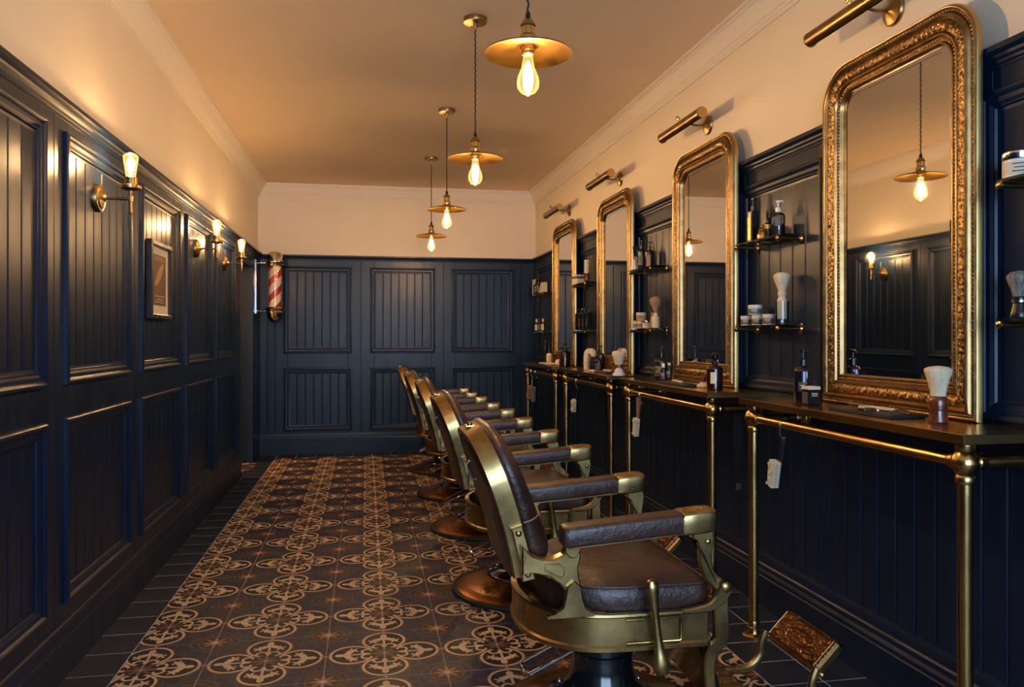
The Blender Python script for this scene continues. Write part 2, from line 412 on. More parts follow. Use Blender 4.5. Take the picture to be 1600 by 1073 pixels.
# panelling
bdc = {}
def board(par, u0, u1, z0, z1, n0=.003, n1=.010):
    k = (round(u1-u0, 3), round(z1-z0, 3))
    if k not in bdc:
        w, h = k; c = .0045; g = .0012
        rows = [[(-w/2+g, -n0, z), (-w/2+g, -n1+c, z), (-w/2+g+c, -n1, z), (w/2-g-c, -n1, z), (w/2-g, -n1+c, z), (w/2-g, -n0, z)] for z in (0, h)]
        me = MB().grid(rows).mesh('board', 20); me.materials.append(MATS['navy']); bdc[k] = me
    obj('board', bdc[k], None, par, loc=((u0+u1)/2, 0, z0))
MPROF = [(0, .017), (0, .028), (.004, .033), (.012, .034), (.018, .030), (.022, .024), (.034, .023), (.042, .018), (.046, .018), (.050, .012), (.058, .010), (.060, .005)]
mdc = {}
def moulding(par, u0, u1, z0, z1):
    k = (round(u1-u0, 3), round(z1-z0, 3))
    if k not in mdc:
        w, h = k
        rows = [[(sx*(w/2-s), -n, (s if sz < 0 else h-s)) for s, n in MPROF] for sx, sz in ((-1, -1), (1, -1), (1, 1), (-1, 1))]
        me = MB().grid(rows, closed_u=False, closed_v=True).mesh('panel_moulding', 25); me.materials.append(MATS['navy']); mdc[k] = me
    obj('panel_moulding', mdc[k], None, par, loc=((u0+u1)/2, 0, z0))
def backing(par, u0, u1, z0=.0, z1=1.82): obj('panel_backing', MB().box(u0, u1, -.004, 0, z0, z1), 'navy', par)
def slab(par, name, u0, u1, z0, z1, n=.018): obj(name, MB().box(u0, u1, -n, -.002, z0, z1, .002), 'navy', par)
def panel(par, u0, u1, z0, z1, nb=7):
    moulding(par, u0, u1, z0, z1)
    a, b = u0+.048, u1-.048
    for i in range(nb): board(par, a+(b-a)*i/nb, a+(b-a)*(i+1)/nb, z0+.045, z1-.045)
def bay(par, j0, j1, p0, p1, zs, nb=7):
    g = .002
    slab(par, 'stile', j0+g, p0+.04, .19, 1.82); slab(par, 'stile', p1-.04, j1-g, .19, 1.82)
    for z0, z1 in ((.19, zs[0][0]+.04), (zs[0][1]-.04, zs[1][0]+.04), (zs[1][1]-.04, 1.82)): slab(par, 'rail', p0+.04, p1-.04, z0, z1)
    for z0, z1 in zs: panel(par, p0, p1, z0, z1, nb)
backing(wl, YF, OP0); backing(wb, XL, XR); backing(wr, -YB, -YF); backing(wl, OP1, YB)
ZL = ((.238, .840), (.950, 1.775))
J = 2.715
slab(wl, 'stile', YF+.01, J-.882*4-.002, .19, 1.82)
for k in range(-4, 4): bay(wl, J+.882*k, J+.882*(k+1), J+.882*k+.080, J+.882*k+.800, ZL)
slab(wl, 'stile', J+.882*4+.002, OP0-.001, .19, 1.82)
slab(wl, 'rail', OP0, OP1, OPH, 1.82)
slab(wl, 'stile', OP1, YB-.02, 0, 1.82)
obj('jamb_lining', MB().box(OP0-.002, OP0+.012, -.016, .14, 0, OPH).box(OP1-.012, OP1+.002, -.016, .14, 0, OPH).box(OP0, OP1, -.016, .14, OPH-.012, OPH+.002), 'navy', wl)
obj('passage_panelling', MB().box(OP1+.09, OP1+.11, .14, 1.35, 0, 1.85), 'navy', wl)
ZBK = ((.213, .810), (.943, 1.760))
for p0, p1, j0, j1 in ((-.757, -.128, -.83, -.045), (.039, .660, -.045, .740), (.814, 1.432, .740, 1.500)): bay(wb, j0, j1, p0, p1, ZBK)
slab(wb, 'stile', XL+.02, -.90, .19, 1.82); slab(wb, 'stile', -.896, -.832, .19, 1.82); slab(wb, 'stile', 1.502, XR-.02, .19, 1.82)
# right wall: panels between the mirrors, bead boards below the tables
ZR0 = .885
MIR = [(2.177), (3.563), (4.926), (6.25)]
rp = [(.41, 1.85), (2.708, 3.285), (4.09, 4.62), (5.46, 5.98), (6.80, 7.45)]
rp = [(1.22, 1.872), (2.615, 3.262), (3.99, 4.65), (5.36, 6.02), (6.78, 7.50)]
prev = -7.66
edges = sorted([(-b, -a) for a, b in rp])
for i, (a, b) in enumerate(edges):
    slab(wr, 'stile', prev+.0, a+.04, ZR0-.09, 1.82)
    slab(wr, 'rail', a+.04, b-.04, ZR0-.09, ZR0+.04); slab(wr, 'rail', a+.04, b-.04, 1.758-.04, 1.82)
    panel(wr, a, b, ZR0, 1.758, 6); prev = b-.04
slab(wr, 'stile', prev, -YF, ZR0-.09, 1.82)
u = -YB+.03
while u < -YF-.05: board(wr, u, u+.0885, .17, ZR0-.08, .003, .011); u += .0885

# ------------------------------------------------------------------ gilt mirrors
MZ0, MZ1, MW = .880, 2.028, .715
def mirror_path(ins):
    """closed outline (y, z) of the frame, inset by ins; rounded at the top, square at the bottom"""
    hw = MW/2-ins; z0 = ins; z1 = MZ1-MZ0-ins; r = max(.135-ins*.75, .02); P = []
    def seg(a, b, step=.0045):
        n = max(1, int(math.dist(a, b)/step)); return [(a[0]+(b[0]-a[0])*i/n, a[1]+(b[1]-a[1])*i/n) for i in range(n)]
    P += [('c', -hw, z0), ('c', hw, z0), ('r', hw, z1), ('r', -hw, z1)]; return P, hw, z0, z1, r
def mirror_loop(ins, N):
    _, hw, z0, z1, r = mirror_path(ins); nb, ns, na = N; out = []
    for i in range(nb): out.append((-hw+2*hw*i/nb, z0, 0, -1))
    for i in range(ns): out.append((hw, z0+(z1-r-z0)*i/ns, 1, 0))
    for i in range(na): a = PI/2*i/na; out.append((hw-r+r*math.cos(a), z1-r+r*math.sin(a), math.cos(a), math.sin(a)))
    for i in range(nb): out.append((hw-r-2*(hw-r)*i/nb, z1, 0, 1))
    for i in range(na): a = PI/2+PI/2*i/na; out.append((-hw+r+r*math.cos(a), z1-r+r*math.sin(a), math.cos(a), math.sin(a)))
    for i in range(ns): out.append((-hw, z1-r-(z1-r-z0)*i/ns, -1, 0))
    return out
def frame_rows(prof, N, relief=None):
    rows = []
    for j, (ins, n) in enumerate(prof):
        lp = mirror_loop(ins, N)
        rows.append([(x, -(n+(relief(i, j) if relief else 0)), z) for i, (x, z, _, _) in enumerate(lp)])
    return rows
def make_mirror():
    t = thing('gilt_mirror', '', 'mirror')
    N1 = (16, 20, 14)
    D = .002
    def strip(name, prof, mat, rel=None, N=N1): return obj(name, MB().grid(frame_rows(prof, N, rel), cap0=False, cap1=False), mat, t, 40)
    strip('frame_edge', [(.004, D), (0, D+.004), (0, .016), (.003, .022), (.004, .022)], 'brass_sheet')
    strip('outer_rib', [(.004, .018), (.004, .024), (.007, .027), (.010, .026), (.011, .020)], 'gold')
    strip('outer_cove', [(.019, .020), (.022, .028), (.026, .034), (.030, .036), (.034, .033), (.037, .027)], 'gold')
    def rel(i, j):
        if j in (0, 6): return 0
        return .0011*math.sin(i*1.9+j*1.3)+.0013*math.sin(i*1.13-j*2.1)+.0009*math.sin(i*2.7+j*.7)
    N2 = (110, 170, 34)
    strip('carved_band', [(.037, .026), (.042, .029), (.047, .031), (.053, .031), (.059, .030), (.064, .027), (.069, .022)], 'carved_gold', rel, N2)
    strip('inner_step', [(.069, .020), (.072, .025), (.077, .025), (.080, .018)], 'gold')
    strip('inner_lip', [(.091, .012), (.094, .019), (.098, .019), (.102, .007)], 'gold')
    strip('frame_bed', [(.008, .004), (.008, .019), (.040, .024), (.080, .016), (.092, .012), (.092, .004)], 'gold_dark')
    for name, ins, n, r, step in (('outer_bead_row', .0150, .0215, .0046, .0125), ('inner_bead_row', .0858, .0165, .0046, .0115)):
        lp = mirror_loop(ins, (60, 90, 24)); mb = MB(); acc = 0
        for i in range(len(lp)):
            a, b = lp[i], lp[(i+1) % len(lp)]; L = math.dist(a[:2], b[:2])
            while acc < L:
                f = acc/L; mb.ball((a[0]+(b[0]-a[0])*f, -n, a[1]+(b[1]-a[1])*f), r, 6, 4, (1, .8, 1)); acc += step
            acc -= L
        obj(name, mb, 'gold', t, 60, kind='stuff')
    lp = mirror_loop(.100, N1)
    g = obj('mirror_glass', MB().grid([[(x, -.003, z) for x, z, _, _ in lp], [(x, -.006, z) for x, z, _, _ in lp]]), 'mirror', t)
    lq = mirror_loop(.118, N1)
    obj('bevel_edge', MB().grid([[(x, -.0061, z) for x, z, _, _ in lp], [(x, -.0075, z) for x, z, _, _ in lq]], cap0=False, cap1=False), 'mirror', t)
    obj('back_board', MB().grid([[(x, 0, z) for x, z, _, _ in mirror_loop(.006, N1)], [(x, -.003, z) for x, z, _, _ in mirror_loop(.006, N1)]]), 'frame_dark', t)
    return t
ORD = ['first', 'second', 'third', 'fourth', 'fifth']
mproto = make_mirror()
for i, y in enumerate(MIR):
    m = mproto if i == 0 else copy_tree(mproto)
    m.location = (1.602, y, MZ0); m.rotation_euler = (0, 0, -PI/2)
    tag(m, 'carved gilt wall mirror with rounded top corners, %s from the panelled back wall' % ORD[3-i], 'mirror', 'gilt mirrors along the right wall')

# ------------------------------------------------------------------ brass console tables
def make_table():
    t = thing('console_table', '', 'table')            # local: x along the wall (toward back wall = +y world), y toward the wall
    L = 1.05; ZT = .879
    obj('tabletop', MB().box(-.045, .232, -L/2-.05, L/2+.03, ZT-.024, ZT, .0015), 'brass_top', t)
    for s in (-1, 1):
        y = s*L/2
        lg = obj('leg', MB().lathe([(.018, .02), (.018, .785)], 20, TR(0, y, 0)), 'brass', t)
        obj('floor_flange', MB().lathe([(.040, .0), (.040, .005), (.034, .009), (.024, .011), (.0215, .015), (.0215, .035), (.020, .037), (.0205, .055), (.019, .058)], 24, TR(0, y, 0)), 'brass', t)
        obj('ball_joint', MB().lathe([(.0215, .755), (.0225, .757), (.0225, .772), (.020, .776), (.026, .784), (.0315, .797), (.0325, .806), (.031, .816), (.025, .828), (.0205, .834), (.0225, .838), (.0225, .850), (.017, .853), (.016, ZT-.024)], 24, TR(0, y, 0)), 'brass', t)
        obj('wall_rail', MB().tube([(.0, y, .806), (.20, y, .806)], .0155, 14), 'brass_dark', t)
        obj('rail_collar', MB().lathe([(.0195, .025), (.0215, .03), (.019, .040), (.0165, .052)], 18, TR(0, y, .806) @ RY(PI/2)), 'brass', t)
        obj('wall_flange', MB().lathe([(.019, .165), (.021, .17), (.021, .185), (.030, .190), (.033, .196), (.042, .200), (.042, .206)], 24, TR(0, y, .806) @ RY(PI/2)), 'brass', t)
    obj('front_rail', MB().tube([(0, -L/2, .806), (0, L/2, .806)], .0165, 16), 'brass', t)
    for s in (-1, 1): obj('rail_collar', MB().lathe([(.0205, .0), (.0225, .006), (.0225, .014), (.0195, .022)], 18, TR(0, s*(L/2-.022), .806) @ RX(s*PI/2)), 'brass', t)
    return t
tproto = make_table()
TY = [2.190, 3.598, 4.972, 6.330]
for i, y in enumerate(TY):
    t = tproto if i == 0 else copy_tree(tproto)
    t.location = (1.412, y, 0)
    tag(t, 'polished brass pipe console table under the %s gilt mirror from the panelled back wall' % ORD[3-i], 'table', 'brass console tables')

# ------------------------------------------------------------------ glass shelves
def make_shelf():
    t = thing('glass_shelf', '', 'shelf')             # origin at wall panel, on the rod height
    obj('glass_plate', MB().box(-.095, -.005, -.19, .19, .008, .016, .001), 'shelf_glass', t)
    for s in (-1, 1):
        b = obj('bracket', MB().lathe([(.0075, .0), (.0075, .092), (.010, .093), (.0115, .098), (.010, .103), (.005, .106)], 14, TR(0, s*.172, 0) @ RY(-PI/2)), 'brass', t)
        obj('bracket_flange', MB().lathe([(.022, 0), (.022, .004), (.017, .006), (.014, .012), (.009, .014)], 20, TR(0, s*.172, 0) @ RY(-PI/2)), 'brass', b)
    return t
sproto = make_shelf(); first = True
SY = [1.535, 2.952, 4.325, 5.650, 7.02]
SHX = 1.644
where = ['carrying the chrome lidded jar', 'carrying the clear pump bottle', 'carrying the black spray bottle', 'carrying the cream candle', 'carrying the upright card']
where2 = ['carrying the grey badger brush', 'carrying the glass tumbler', 'carrying the dark bristled brush', 'carrying square black bottles', 'in the corner carrying three small bottles']
for i, y in enumerate(SY):
    for k, z in enumerate((1.483, 1.137)):
        s = sproto if first else copy_tree(sproto); first = False
        s.location = (SHX, y, z)
        tag(s, '%s glass shelf on brass brackets %s' % (('upper', 'lower')[k], (where, where2)[k][i]), 'shelf', 'glass shelves on the right wall')
SU, SLo = 1.483+.0163, 1.137+.0163

# ------------------------------------------------------------------ picture lights
def make_piclight():
    t = thing('picture_light', '', 'lamp')
    obj('wall_rose', MB().lathe([(.048, 0), (.048, .006), (.044, .012), (.038, .014), (.030, .018), (.014, .024), (.008, .030)], 26, RY(-PI/2)), 'brass_dark', t)
    obj('arm', MB().tube(smooth_path([(-.028, 0, 0), (-.06, 0, -.004), (-.09, 0, .0), (-.125, 0, .012)]), .0055, 10), 'brass_dark', t)
    R = .0255
    prof = [(R*math.cos(a), R*math.sin(a)) for a in [math.radians(-50+280*i/18) for i in range(19)]]
    prof += [((R-.0015)*math.cos(a), (R-.0015)*math.sin(a)) for a in [math.radians(230-280*i/18) for i in range(19)]]
    M = TR(-.145, 0, -.012) @ RY(math.radians(-25))
    sh = obj('tube_shade', MB().grid([[(x, y, z) for x, z in prof] for y in (-.245, .245)], M=M), 'brass_dark', t)
    for s in (-1, 1): obj('end_cap', MB().lathe([(.001, -.003), (R, -.002), (R+.001, 0), (R, .003), (.001, .003)], 24, M @ TR(0, s*.245, 0) @ RX(PI/2)), 'brass', sh)
    obj('swivel_knob', MB().lathe([(.006, 0), (.006, .006), (.012, .008), (.012, .016), (.006, .02), (.004, .026)], 14, M @ TR(0, 0, R)), 'brass', t)
    obj('lamp_tube', MB().tube([(0, -.21, -.003), (0, .21, -.003)], .012, 12, M=M), 'white_plastic', t)
    return t
pproto = make_piclight()
for i, y in enumerate(MIR):
    p = pproto if i == 0 else copy_tree(pproto); p.location = (XR, y+.075, 2.143)
    tag(p, 'brass tube picture light above the %s gilt mirror from the panelled back wall' % ORD[3-i], 'lamp', 'brass picture lights')

# ------------------------------------------------------------------ pendants
def bulb(par, M, fil, L=.105, r=.030, tapered=False):
    obj('bulb_glass', MB().lathe([(.015, 0), (.017, L*.08), (.0205, L*.35), (.0245, L*.62), (r*.97, L*.82), (r*.94, L*.92), (r*.66, L*1.0), (r*.2, L*1.04), (.003, L*1.05)] if tapered else [(.012, 0), (.0135, .012), (.019, L*.35), (r*.93, L*.58), (r, L*.72), (r*.93, L*.86), (r*.62, L*.97), (r*.2, L*1.02), (.004, L*1.04)], 20, M), 'bulb_glass', par)
    obj('filament', MB().lathe([(.003, .022), (.010, .034), (.0145, L*.55), (.0135, L*.72), (.008, L*.83), (.002, L*.87)], 10, M), fil, par)
def make_pendant():
    t = thing('pendant_lamp', '', 'lamp')             # origin at the ceiling
    zs = 1.917-H
    obj('ceiling_rose', MB().lathe([(.052, 0), (.052, -.016), (.050, -.021), (.010, -.024), (.008, -.040), (.005, -.05)], 28), 'brass_dark', t)
    cp = [(.0016*math.cos(i*1.1), .0016*math.sin(i*1.1), -.03+(zs+.085+.03)*i/110) for i in range(111)]
    obj('cord', MB().tube(cp, .0032, 7), 'cord', t)
    obj('cord_grip', MB().lathe([(.004, zs+.098), (.007, zs+.092), (.0085, zs+.074)], 14), 'black_plastic', t)
    obj('lamp_holder', MB().lathe([(.009, zs+.078), (.013, zs+.074), (.020, zs+.064), (.0215, zs+.058), (.0185, zs+.055), (.0185, zs+.034), (.023, zs+.030), (.0245, zs+.022), (.022, zs+.012), (.030, zs+.006), (.030, zs+.0)], 24), 'brass', t)
    obj('shade', MB().lathe([(.024, zs+.008), (.040, zs+.004), (.060, zs-.002), (.095, zs-.009), (.120, zs-.016), (.1225, zs-.019), (.1225, zs-.021), (.119, zs-.0195), (.094, zs-.0125), (.060, zs-.0055), (.030, zs+.001), (.024, zs+.002)], 44), 'shade_brass', t)
    obj('bulb_collar', MB().lathe([(.019, zs+.002), (.019, zs-.012), (.0165, zs-.014), (.0165, zs-.022), (.013, zs-.024)], 20), 'brass_dark', t)
    bulb(t, TR(0, 0, zs-.020) @ RX(PI), 'filament_pendant', .112, .032)
    return t
pp = make_pendant()
PEND = [(.446, 2.165), (.480, 3.494), (.498, 4.935), (.512, 6.290)]
for i, (x, y) in enumerate(PEND):
    p = pp if i == 0 else copy_tree(pp); p.location = (x, y, H)
    tag(p, 'lit brass disc pendant lamp on a twisted cord, %s from the panelled back wall' % ORD[3-i], 'lamp', 'pendant lamps in a row')

# ------------------------------------------------------------------ wall sconces
def make_sconce():
    t = thing('wall_sconce', '', 'lamp')              # origin at wall, +x out
    obj('wall_rose', MB().lathe([(.052, 0), (.052, .010), (.049, .016), (.040, .018), (.038, .022), (.014, .028), (.010, .034)], 28, RY(PI/2)), 'brass_dark', t)
    obj('arm', MB().tube([(.02, 0, 0), (.118, 0, 0)], .0055, 12), 'brass_dark', t)
    obj('stem', MB().lathe([(.004, -.056), (.0065, -.052), (.0055, -.044), (.0055, -.012), (.0085, -.010), (.0085, .012), (.0055, .014), (.0055, .032)], 14, TR(.118, 0, 0)), 'brass_dark', t)
    obj('drip_cup', MB().lathe([(.006, .030), (.028, .034), (.036, .038), (.037, .048), (.034, .050), (.020, .050)], 24, TR(.118, 0, 0)), 'brass_dark', t)
    obj('lamp_holder', MB().lathe([(.0225, .048), (.0225, .078), (.020, .080), (.012, .080)], 22, TR(.118, 0, 0)), 'brass_dark', t)
    bulb(t, TR(.118, 0, .077), 'filament_sconce', .090, .0275, True)
    return t
sp_ = make_sconce()
for i, (y, lb) in enumerate(((3.14, 'standing alone in the panel before the framed print'), (4.86, 'just past the framed print'), (5.80, 'nearest the barber pole'))):
    s = sp_ if i == 0 else copy_tree(sp_); s.location = (-.975, y, 1.617)
    tag(s, 'lit brass wall sconce with upright bulb, %s' % lb, 'lamp', 'wall sconces on the navy panelling')

# ------------------------------------------------------------------ framed print
fp = thing('framed_print', 'small dark framed print with vintage razor picture on navy panel', 'picture', (-.972, 3.975, 1.187), PI/2)
W, Hh = .39, .36
W = .385
for a in ((-W/2, -W/2+.022, 0, Hh), (W/2-.022, W/2, 0, Hh), (-W/2+.022, W/2-.022, 0, .022), (-W/2+.022, W/2-.022, Hh-.022, Hh)):
    obj('frame_bar', MB().box(a[0], a[1], -.030, 0, a[2], a[3], .003), 'frame_dark', fp)
obj('mount', MB().box(-W/2+.02, W/2-.02, -.012, -.002, .02, Hh-.02), 'paper', fp)
pr = obj('print', MB().box(-.118, .118, -.0135, -.012, .065, Hh-.058), 'poster_brown', fp)
obj('printed_razor', MB().prism(ribbon([(-.085, .16), (-.03, .19), (.03, .23), (.075, .262)], [.008, .024, .024, .012]), -.0142, -.0134), 'poster_tan', pr)
for z in (.275, .283, .291): obj('printed_line', MB().box(-.09, .09, -.0142, -.0134, z, z+.004), 'poster_tan', pr)
for z, w in ((.105, .09), (.090, .06), (.077, .09)): obj('printed_line', MB().box(-w, w, -.0142, -.0134, z, z+.007), 'poster_tan', pr)

# ------------------------------------------------------------------ barber pole
bp = thing('barber_pole', 'red and cream striped barber pole with chrome caps on wall bracket', 'barber pole', (-.800, 7.36, 1.232))
obj('stripe_drum', MB().lathe([(.054, .135), (.054, .500)], 32), 'barber_stripes', bp)
obj('glass_cylinder', MB().lathe([(.068, .130), (.068, .505)], 32), 'clear_glass', bp)
obj('lower_cap', MB().lathe([(.001, -.004), (.032, .004), (.054, .022), (.066, .048), (.070, .072), (.072, .082), (.084, .086), (.082, .096), (.076, .102), (.078, .112), (.082, .118), (.078, .128), (.070, .134)], 32), 'nickel', bp)
obj('upper_cap', MB().lathe([(.070, .498), (.080, .504), (.082, .514), (.076, .520), (.082, .530), (.082, .540), (.070, .546), (.068, .598), (.064, .612), (.048, .626), (.022, .634), (.001, .636)], 32), 'nickel', bp)
obj('bracket_strip', MB().box(-.172, -.158, -.014, .014, .075, .560, .002), 'chrome', bp)
for z in (.100, .528):
    obj('bracket_arm', MB().tube([(-.16, 0, z), (-.075, 0, z)], .008, 10).ball((-.125, 0, z), .012), 'chrome', bp)

# ------------------------------------------------------------------ barber chairs
def dshape(xb, xf, x0, hw, rc, n=12):
    out = []
    for i in range(n): a = -PI/2+PI/2*i/n; out.append((xf-rc+rc*math.cos(a), -hw+rc+rc*math.sin(a)))
    for i in range(n): a = PI/2*i/n; out.append((xf-rc+rc*math.cos(a), hw-rc+rc*math.sin(a)))
    m = 28
    for i in range(m+1):
        a = PI/2+PI*i/m; out.append((x0+(x0-xb)*math.copysign(abs(math.cos(a))**.8, math.cos(a)), hw*math.copysign(abs(math.sin(a))**.9, math.sin(a))))
    return out
def off(out, d):
    n = len(out); res = []
    for i in range(n):
        a, p, b = out[i-1], out[i], out[(i+1) % n]
        t = Vector((b[0]-a[0], b[1]-a[1])); t = t.normalized() if t.length > 1e-9 else Vector((1, 0)); res.append((p[0]-t.y*d, p[1]+t.x*d))
    return res
def make_chair():
    t = thing('barber_chair', '', 'chair')
    # pedestal
    obj('floor_rim', MB().lathe([(.318, 0), (.322, .006), (.320, .016), (.306, .020), (.300, .004)], 56), 'rubber', t)
    obj('base_plate', MB().lathe([(.305, .010), (.304, .020), (.290, .030), (.262, .038), (.235, .043), (.205, .056), (.172, .066), (.165, .070)], 56), 'copper', t)
    obj('pedestal', MB().lathe([(.172, .058), (.168, .070), (.160, .078), (.138, .084), (.116, .098), (.098, .125), (.088, .165), (.083, .215), (.082, .300)], 40), 'enamel', t)
    obj('pedestal_collar', MB().lathe([(.083, .190), (.089, .194), (.089, .204), (.083, .208)], 40), 'enamel', t)
    for k in range(8):
        a = 2*PI*k/8+.3; obj('bolt', MB().ball((.128*math.cos(a), .128*math.sin(a), .092), .007, 8, 6), 'chrome', t)
    # pump lever
    q = [(-.02, -.045, .235), (-.10, -.045, .222), (-.225, -.045, .165), (-.236, -.035, .160), (-.236, .035, .160), (-.225, .045, .165), (-.10, .045, .222), (-.02, .045, .235)]
    obj('foot_lever', MB().tube(q, .0055, 10), 'chrome', t)
    # apron
    A = dshape(-.262, .214, -.01, .272, .012)
    AI = off(A, .016)
    rows = [[(x, y, z) for x, y in o] for o, z in ((off(A, .03), .298), (off(A, .004), .298), (off(A, -.002), .302), (off(A, -.002), .312), (off(A, .003), .317), (off(A, .003), .386), (off(A, -.001), .390), (off(A, 0), .396), (AI, .397), (AI, .345), ([(x*.3, y*.3) for x, y in A], .345))]
    ap = obj('apron', MB().grid(rows), 'bronze', t)
    for s in (-1, 1):                                   # raised panel on each side of the apron
        y = s*.2735
        obj('apron_panel', MB().tube([(-.02, y, .322), (.125, y, .322), (.129, y, .326), (.129, y, .378), (.125, y, .382), (-.02, y, .382)], .0032, 8), 'bronze', ap)
    # seat
    def sc(o, k): return [(.0+(x)*k, y*k) for x, y in o]
    S = dshape(-.215, .222, .02, .246, .035)
    rows = [[(x, y, z) for x, y in o] for o, z in ((off(S, .02), .352), (off(S, .004), .362), (off(S, -.004), .400), (off(S, -.005), .430), (off(S, .001), .452), (off(S, .004), .456), (off(S, .006), .458), (off(S, .018), .469), (sc(S, .85), .481), (sc(S, .68), .490), (sc(S, .45), .496), (sc(S, .2), .499))]
    st = obj('seat_cushion', MB().grid(rows), 'leather', t, 60)
    obj('seat_piping', MB().tube([(x, y, .4565) for x, y in off(S, -.0005)], .0042, 8, True), 'leather', st)
    # back
    def C(q):                                           # centre curve of the back, q 0..1
        x = -.268-.068*q-.052*q*q; z = .482+.372*q
        dx, dz = -.068-.104*q, .372; l = math.hypot(dx, dz); return Vector((x, 0, z)), Vector((dz/l, 0, -dx/l))
    BH = .392
    def arch(ins=0., base=0.):
        w0, w1, r = .186, .206, .135; out = []
        hb, top = base, BH
        for i in range(8): f = i/8; out.append((-(w0+(w1-w0)*f), hb+(top-r-hb)*f))
        for i in range(11): a = PI-PI/2*i/10; out.append((-w1+r+r*math.cos(a), top-r+r*math.sin(a)))
        for i in range(11): a = PI/2-PI/2*i/10; out.append((w1-r+r*math.cos(a), top-r+r*math.sin(a)))
        for i in range(1, 9): f = 1-i/8; out.append((w0+(w1-w0)*f, hb+(top-r-hb)*f))
        return out
    def P(y, h, n):
        c, N = C(h/BH); return tuple(c+Vector((0, y, 0))+N*n)
    O = arch()
    nrm = []
    for i in range(len(O)):
        a, b = O[max(i-1, 0)], O[min(i+1, len(O)-1)]; tt = Vector((b[0]-a[0], b[1]-a[1])).normalized(); nrm.append((tt.y, -tt.x))
    def at(i, ins): return (O[i][0]+nrm[i][0]*ins, O[i][1]+nrm[i][1]*ins)
    sec = [(0.0, -.024), (0., .022), (.003, .026), (.026, .026), (.029, .022), (.029, -.004), (.013, -.026), (.005, -.029)]
    rows = [[P(*at(i, s), n) for s, n in sec] for i in range(len(O))]
    bf = obj('back_frame', MB().grid(rows), 'bronze', t)
    obj('top_clasp', MB().box(-.024, .024, -.014, .014, 0, .006, .002, TR(*P(0, BH, 0)) @ RZ(PI/2)).ball((0, 0, .008), .008, 10, 6, M=TR(*P(0, BH, 0))), 'bronze', bf)
    inner = [at(i, .012) for i in range(len(O))]
    rp_ = obj('rear_panel', MB().grid([[P(y, h, .0) for y, h in inner], [P(y, h, -.022) for y, h in inner], [P(y*.95, .015+(h-.015)*.955, -.033) for y, h in inner], [P(y*.8, .04+(h-.04)*.85, -.037) for y, h in inner]]), 'leather', t)
    obj('cross_bar', MB().grid([[P(y, .0, -.026), P(y, .0, .024), P(y, .034, .024), P(y, .034, -.026)] for y in (-.182, .182)]), 'bronze', bf)
    obj('pull_handle', MB().tube(smooth_path([P(0, BH-.085, -.034), P(0, BH-.095, -.047), P(0, BH-.135, -.047), P(0, BH-.145, -.034)]), .003, 8), 'chrome', bf)
    def cu(ins, n, hb): return [P(at(i, ins)[0], max(at(i, ins)[1], hb), .020+(n-.020)*(.80-.34*max(0, at(i, ins)[1])/BH)) for i in range(len(O))]
    rows = [cu(.006, .020, .03), cu(-.001, .034, .03), cu(-.003, .052, .03), cu(.002, .074, .034), cu(.016, .092, .045), cu(.040, .103, .065), cu(.075, .109, .095), cu(.110, .111, .12)]
    bc = obj('back_cushion', MB().grid(rows), 'leather', t, 60)
    obj('cushion_seam', MB().tube([P(s_*(.206-ii), .145, .020+(n-.020)*.675) for s_, ii, n in ((-1, .0, .03), (-1, -.002, .055), (-1, .006, .078), (-1, .03, .101), (-1, .08, .111), (1, .08, .111), (1, .03, .101), (1, .006, .078), (1, -.002, .055), (1, .0, .03))], .0022, 6), 'tan_leather', bc)
    for s in (-1, 1):
        def Y(a, b): return (min(s*a, s*b), max(s*a, s*b))
        # bolted strip on the frame side
        y0, y1 = Y(.186, .214)
        pts = [P(0, -.005, 0), P(0, .15, 0)]
        sp2 = obj('hinge_strip', MB().prism(ribbon([(P(0, h, .006)[0], P(0, h, .006)[2]) for h in (-.004, .05, .10, .142)], [.017, .016, .016, .015]), *Y(.188, .216), .003), 'bronze', t)
        for h in (.014, .125):
            q = P(0, h, .006); obj('bolt', MB().ball((q[0], s*.217, q[2]), .0085, 10, 6, (1, .7, 1)), 'bronze', sp2)
        # side bracket from the back to the seat pivot and arm
        o1 = [(-.285, .575), (-.262, .553), (-.235, .542), (-.205, .540), (-.180, .550), (-.168, .572), (-.142, .572), (-.132, .548), (-.140, .515), (-.137, .490), (-.132, .470), (-.140, .452), (-.158, .446), (-.174, .456), (-.186, .474), (-.215, .496), (-.255, .506), (-.285, .505)]
        sb = obj('side_bracket', MB().prism(o1, *Y(.214, .250), .004), 'bronze', t)
        oh = [(-.228, .528), (-.190, .527), (-.176, .515), (-.176, .500), (-.186, .492), (-.205, .500), (-.226, .514)]
        obj('bracket_recess', MB().tube([(x, s*.250, z) for x, z in oh], .003, 6, True), 'bronze', sb)
        obj('bolt', MB().lathe([(.014, 0), (.014, .006), (.010, .009), (.001, .010)], 16, TR(-.154, s*.249, .466) @ RX(-s*PI/2)), 'bronze', sb)
        obj('bolt', MB().ball((-.156, s*.252, .560), .008, 10, 6, (1, .7, 1)), 'bronze', sb)
        # rear foot on the apron
        o2 = [(-.172, .472), (-.154, .486), (-.136, .472), (-.131, .440), (-.122, .415), (-.100, .402), (-.070, .398), (-.070, .392), (-.225, .392), (-.225, .399), (-.200, .404), (-.183, .420), (-.176, .445)]
        obj('rear_support', MB().prism(o2, *Y(.244, .262), .003), 'bronze', t)
        # arm
        ya, yb = .232, .302
        sl = .075
